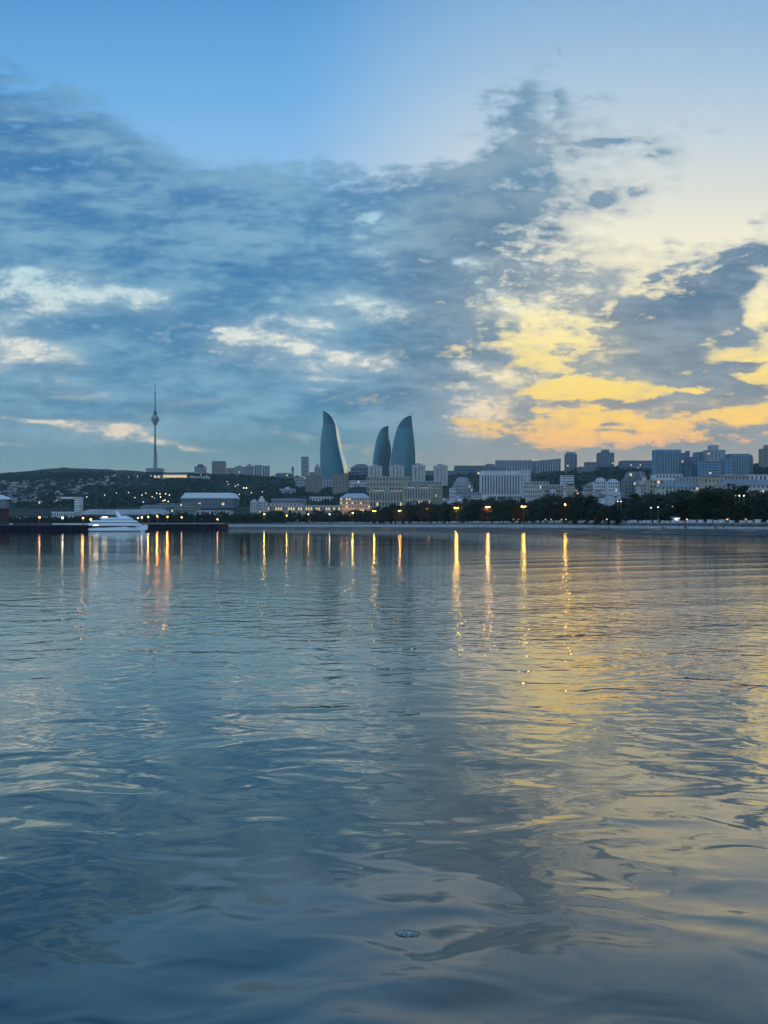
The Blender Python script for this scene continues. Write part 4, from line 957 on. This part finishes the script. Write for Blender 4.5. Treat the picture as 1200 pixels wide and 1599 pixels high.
# hillside woods: one mass
def woods():
    R=random.Random(3); vs=[];fs=[]
    def clump(x,y,z,r):
        n=R.randint(14,20)
        for _ in range(n):
            d=Vector((R.gauss(0,1),R.gauss(0,1),abs(R.gauss(0,1)))).normalized(); q=Vector((x,y,z))+Vector((d.x*r,d.y*r,d.z*r*.9))*R.uniform(.5,1)
            s=r*R.uniform(.3,.5); u=Vector((R.gauss(0,1),R.gauss(0,1),R.gauss(0,1))).normalized(); v=u.orthogonal().normalized(); k=len(vs)
            vs.extend([tuple(q-u*s),tuple(q+v*s*.8),tuple(q+u*s),tuple(q-v*s*.8)]); fs.append((k,k+1,k+2,k+3))
    zones=[(175,480,742,792,2300),(-10,180,738,752,900),(-10,180,752,795,900),(540,600,730,760,150),(640,760,734,768,300),(826,1030,728,768,900),(1160,1230,722,745,250),(430,540,744,790,400),(290,480,740,750,200),(880,1000,730,742,250)]
    for a,b,r0,r1,n in zones:
        for _ in range(n):
            px=R.uniform(a,b); row=R.uniform(max(r0,interp(RIDGE,px)+.5),r1); Y=YforRow(px,row); z=gz(px,Y); r=R.uniform(3.0,6.5)*interp([(800,.6),(2500,1)],Y)
            clump((px-600)/F*Y,Y,z+.5,r)
    o=pydata('woods',vs,fs,mat('woodland',(.012,.034,.022),.9,.15,.2,.02,col2=(.028,.048,.028))); tagp(o,'dark dense woodland covering the hill slopes behind the waterfront','woodland',kind='stuff')
woods()
# ------------------------------------------------------------ people on the promenade
def person_mesh(pose):
    me=bpy.data.meshes.new('body'); 
    st=.16 if pose=='walk' else .05
    V=[(0,0,.95,.15,.11),(0,0,1.2,.15,.10),(0,0,1.40,.17,.10),(0,0,1.5,.06,.06),(0,0,1.63,.10,.11),(0,0,1.74,.07,.08),
       (.10,st*.5,.85,.10,.10),(.11,st,.48,.065,.065),(.12,st*1.5,.07,.05,.05),(.12,st*1.5-.14,.04,.045,.035),
       (-.10,-st*.5,.85,.10,.10),(-.11,-st*.6,.48,.065,.065),(-.12,-st*1.4,.07,.05,.05),(-.12,-st*1.4-.14,.04,.045,.035),
       (.20,0,1.40,.06,.06),(.26,-st*.6,1.13,.045,.045),(.27,-st*1.1-.05,.88,.035,.035),(.27,-st*1.1-.08,.80,.035,.02),
       (-.20,0,1.40,.06,.06),(-.26,st*.6,1.13,.045,.045),(-.27,st*1.0-.05,.88,.035,.035),(-.27,st*1.0-.08,.80,.035,.02)]
    E=[(0,1),(1,2),(2,3),(3,4),(4,5),(0,6),(6,7),(7,8),(8,9),(0,10),(10,11),(11,12),(12,13),(2,14),(14,15),(15,16),(16,17),(2,18),(18,19),(19,20),(20,21)]
    if pose=='sit':
        V=[(x,y,z-.42,a,b) for x,y,z,a,b in V]
        for i,(dx,dy,z) in {6:(.10,-.12,.50),7:(.11,-.46,.48),8:(.11,-.47,.08),9:(.11,-.6,.05),10:(-.10,-.12,.50),11:(-.11,-.46,.48),12:(-.11,-.47,.08),13:(-.11,-.6,.05)}.items(): V[i]=(dx,dy,z,V[i][3],V[i][4])
    me.from_pydata([v[:3] for v in V],E,[]); me.update()
    o=bpy.data.objects.new('tmp',me); COL.objects.link(o); md=o.modifiers.new('s','SKIN'); md.use_smooth_shade=True
    for i,v in enumerate(V): me.skin_vertices[0].data[i].radius=(v[3],v[4])
    me.skin_vertices[0].data[0].use_root=True
    o.modifiers.new('b','SUBSURF').levels=1
    dg=bpy.context.evaluated_depsgraph_get(); ev=o.evaluated_get(dg); out=bpy.data.meshes.new_from_object(ev); bpy.data.objects.remove(o); out.name='person'
    return out
def hair_mesh(dz):
    b=MB(); b.lathe([(.11,1.63+dz),(.122,1.70+dz),(.105,1.78+dz),(.06,1.825+dz),(.01,1.84+dz)],10,0,.02); return b.mesh('hair')
PM={}
for pz in('walk','stand','sit'):
    PM[pz]=person_mesh(pz)
PC={'black':(.015,.015,.02),'white':(.5,.5,.5),'blue':(.03,.06,.14),'red':(.25,.04,.03),'grey':(.12,.12,.13),'beige':(.3,.25,.18)}
HM={}
def person(px,level,pose,col,facing,label):
    """level: 'low' the lower walk, 'wall' up on the promenade"""
    # find shoreline point at this column
    best=min(range(len(SP)),key=lambda i:abs(600+F*SP[i].x/SP[i].y-px)); p=SP[best]; nn=inward(best)
    q=p+nn*(3.2 if level=='low' else (7.9 if level!='ledge' else 5.9)); z={'low':1.56,'top':topz(p.y)-.93,'ledge':topz(p.y)-2.0}[level]
    pr=PM[pose]; k=(pose,col)
    if k not in HM:
        c=pr.copy(); 
        mname={'black':'dark','white':'pale'}.get(col,col)
        mm=bpy.data.materials.new('clothes_'+mname); mm.use_nodes=True; N=NT(mm.node_tree); b=N.node('ShaderNodeBsdfPrincipled'); o=N.node('ShaderNodeOutputMaterial'); N.l.new(b.outputs[0],o.inputs[0])
        tc=N.node('ShaderNodeTexCoord'); zz=N.sep(tc.outputs['Object'])[2]; dz=-.42 if pose=='sit' else 0
        skin=(.35,.2,.14,1); tro=(.03,.035,.05,1)
        cc=N.mix(N.m('GREATER_THAN',zz,1.49+dz),N.mix(N.m('GREATER_THAN',zz,.93+dz),tro,(*PC[col],1)),skin); N.put(b.inputs['Base Color'],cc); b.inputs['Roughness'].default_value=.8
        c.materials.clear(); c.materials.append(mm); h=hair_mesh(dz); h.materials.append(mat('hair_dark',(.02,.015,.012),.7)); HM[k]=(c,h)
    o=link('person',HM[k][0]); o.location=(q.x,q.y,z); o.rotation_euler=(0,0,math.radians(facing)); o.scale=(1.03,1.03,1.03)
    link('hair',HM[k][1],o); tagp(o,label,'person','people on the sea wall'); return o
for a in ((694,'top','stand','black',0,'person in black on the wall below the right wing of the palace'),(669,'top','walk','grey',90,'person in grey walking on the wall left of the fourth tall lamp'),
 (744,'low','stand','black',20,'person in black standing on the lower walk left of the sixth tall lamp'),(749,'low','walk','black',80,'dark clothed person walking right beside the standing one below the sixth lamp'),(812,'low','walk','blue',100,'person in blue on the lower walk below the seventh tall lamp'),
 (871,'low','sit','black',0,'dark clothed person sitting on the lower walk left of the eighth tall lamp'),(910,'low','sit','grey',0,'grey clothed person sitting alone right of the eighth tall lamp'),(945,'low','sit','black',10,'dark clothed person sitting below the shallow dome'),
 (983,'top','stand','blue',0,'person in blue leaning at the wall top below the old town row'),(993,'top','walk','white',60,'person in white on the wall top below the old town row'),(1004,'top','stand','black',0,'person in black on the wall top beside the one in white'),
 (1026,'low','sit','black',0,'dark clothed person sitting below the long blue roofed facade'),(1056,'low','stand','black',15,'person in black standing alone at the water below the white kiosk'),(1059,'low','sit','grey',-15,'grey clothed person crouched beside the standing one below the kiosk'),
 (1099,'low','stand','blue',0,'person in blue standing below the yellowish corner building'),(1119,'low','walk','black',90,'dark clothed person walking right of the one in blue'),(1179,'top','stand','black',0,'person in black on the wall top near the right edge'),
 (1191,'low','walk','black',70,'person in black walking on the lower walk at the right edge'),(1196,'low','stand','blue',0,'blue clothed person standing at the very right edge'),(1105,'top','walk','white',80,'person in white on the wall top right of the kiosk'),(1131,'top','walk','beige',90,'person in beige walking on the wall top below the corner building')):
    person(*a)
# white lit kiosk
def kiosk():
    px=1059; Y=shoreY(px)+26; g=topz(Y)-1.0; root=empty('kiosk',((px-600)/F*Y,Y,g),'small bright white kiosk glowing under the dark trees on the promenade','kiosk')
    b=MB(); b.box(-1.5,1.5,0,2.2,0,2.1); b.build('wall',mat('kiosk_white',(.7,.7,.7)),root); b=MB(); b.box(-1.8,1.8,-.5,2.5,2.1,2.35); b.build('roof',m_white,root)
    b=MB(); b.box(-1.2,1.2,-.05,.05,1.1,1.9); b.build('lit_counter',mat('kiosk_light',(.9,.9,.9),emit=(1,.95,.85),es=1.5),root)
kiosk()
# globe lamps at the back of the walk
for i,px in enumerate((802,810,852,861,877,884,930,948,1073,1136,1165,465,484)):
    Y=shoreY(px)+interp([(400,8),(880,16),(1200,22)],px); lamp(px,811.0 if px>600 else 812.5,Y,WH,6,'low white globe lamp behind the wall %s'%lmk(px),'low white globe lamps behind the wall',es=1.8,r=.24,kind='globe_lamp')
# ------------------------------------------------------------ clump of foam near the camera
def foam():
    R=random.Random(4); Y=F*CZ/(1457-HZ); s=Y/F; x=(638-600)*s
    root=empty('foam_clump',(x,Y,0),'small crumpled clump of clear froth floating alone on the near water','foam')
    m=bpy.data.materials.new('froth'); m.use_nodes=True; b=m.node_tree.nodes['Principled BSDF']; b.inputs['Base Color'].default_value=(.62,.68,.68,1); b.inputs['Roughness'].default_value=.12; b.inputs['Transmission Weight'].default_value=.7; b.inputs['IOR'].default_value=1.3
    for k,(dx,dy,r) in enumerate(((-.055,.0,.030),(-.02,.012,.022),(.01,.0,.026),(.045,-.012,.020),(.068,-.02,.014),(-.075,-.015,.016),(.025,-.028,.017),(-.03,-.03,.018),(-.045,.026,.012),(.03,.022,.013),(.055,.012,.010),(-.09,.004,.010),(.0,-.042,.011),(.085,-.004,.008),(-.06,-.034,.009),(.05,-.038,.009))):
        mb=MB(); n=12; prof=[(r*math.cos(t*math.pi/14),r*.75*math.sin(t*math.pi/14)) for t in range(7)]+[(.001,r*.76)]
        mb.lathe(prof,n,dx,dy); mb.v=[(v[0]+R.uniform(-.003,.003),v[1]+R.uniform(-.003,.003),v[2]+R.uniform(-.002,.002)+.001) for v in mb.v]
        mb.build('bubble',m,root,True)
foam()
# ------------------------------------------------------------ air
def haze():
    m=bpy.data.materials.new('haze_air'); m.use_nodes=True; N=NT(m.node_tree)
    v=N.node('ShaderNodeVolumePrincipled'); v.inputs['Color'].default_value=(.58,.80,.86,1); v.inputs['Density'].default_value=HAZE; v.inputs['Anisotropy'].default_value=0.0
    o=N.node('ShaderNodeOutputMaterial'); N.l.new(v.outputs[0],o.inputs['Volume'])
    b=MB(); b.box(-3600,3600,-270,3560,-6,640); ob=b.build('haze',m); tagp(ob,'thin bluish evening air between the water and the far hills','haze',kind='stuff')
HAZE=0.00006
if not NOHAZE: haze()
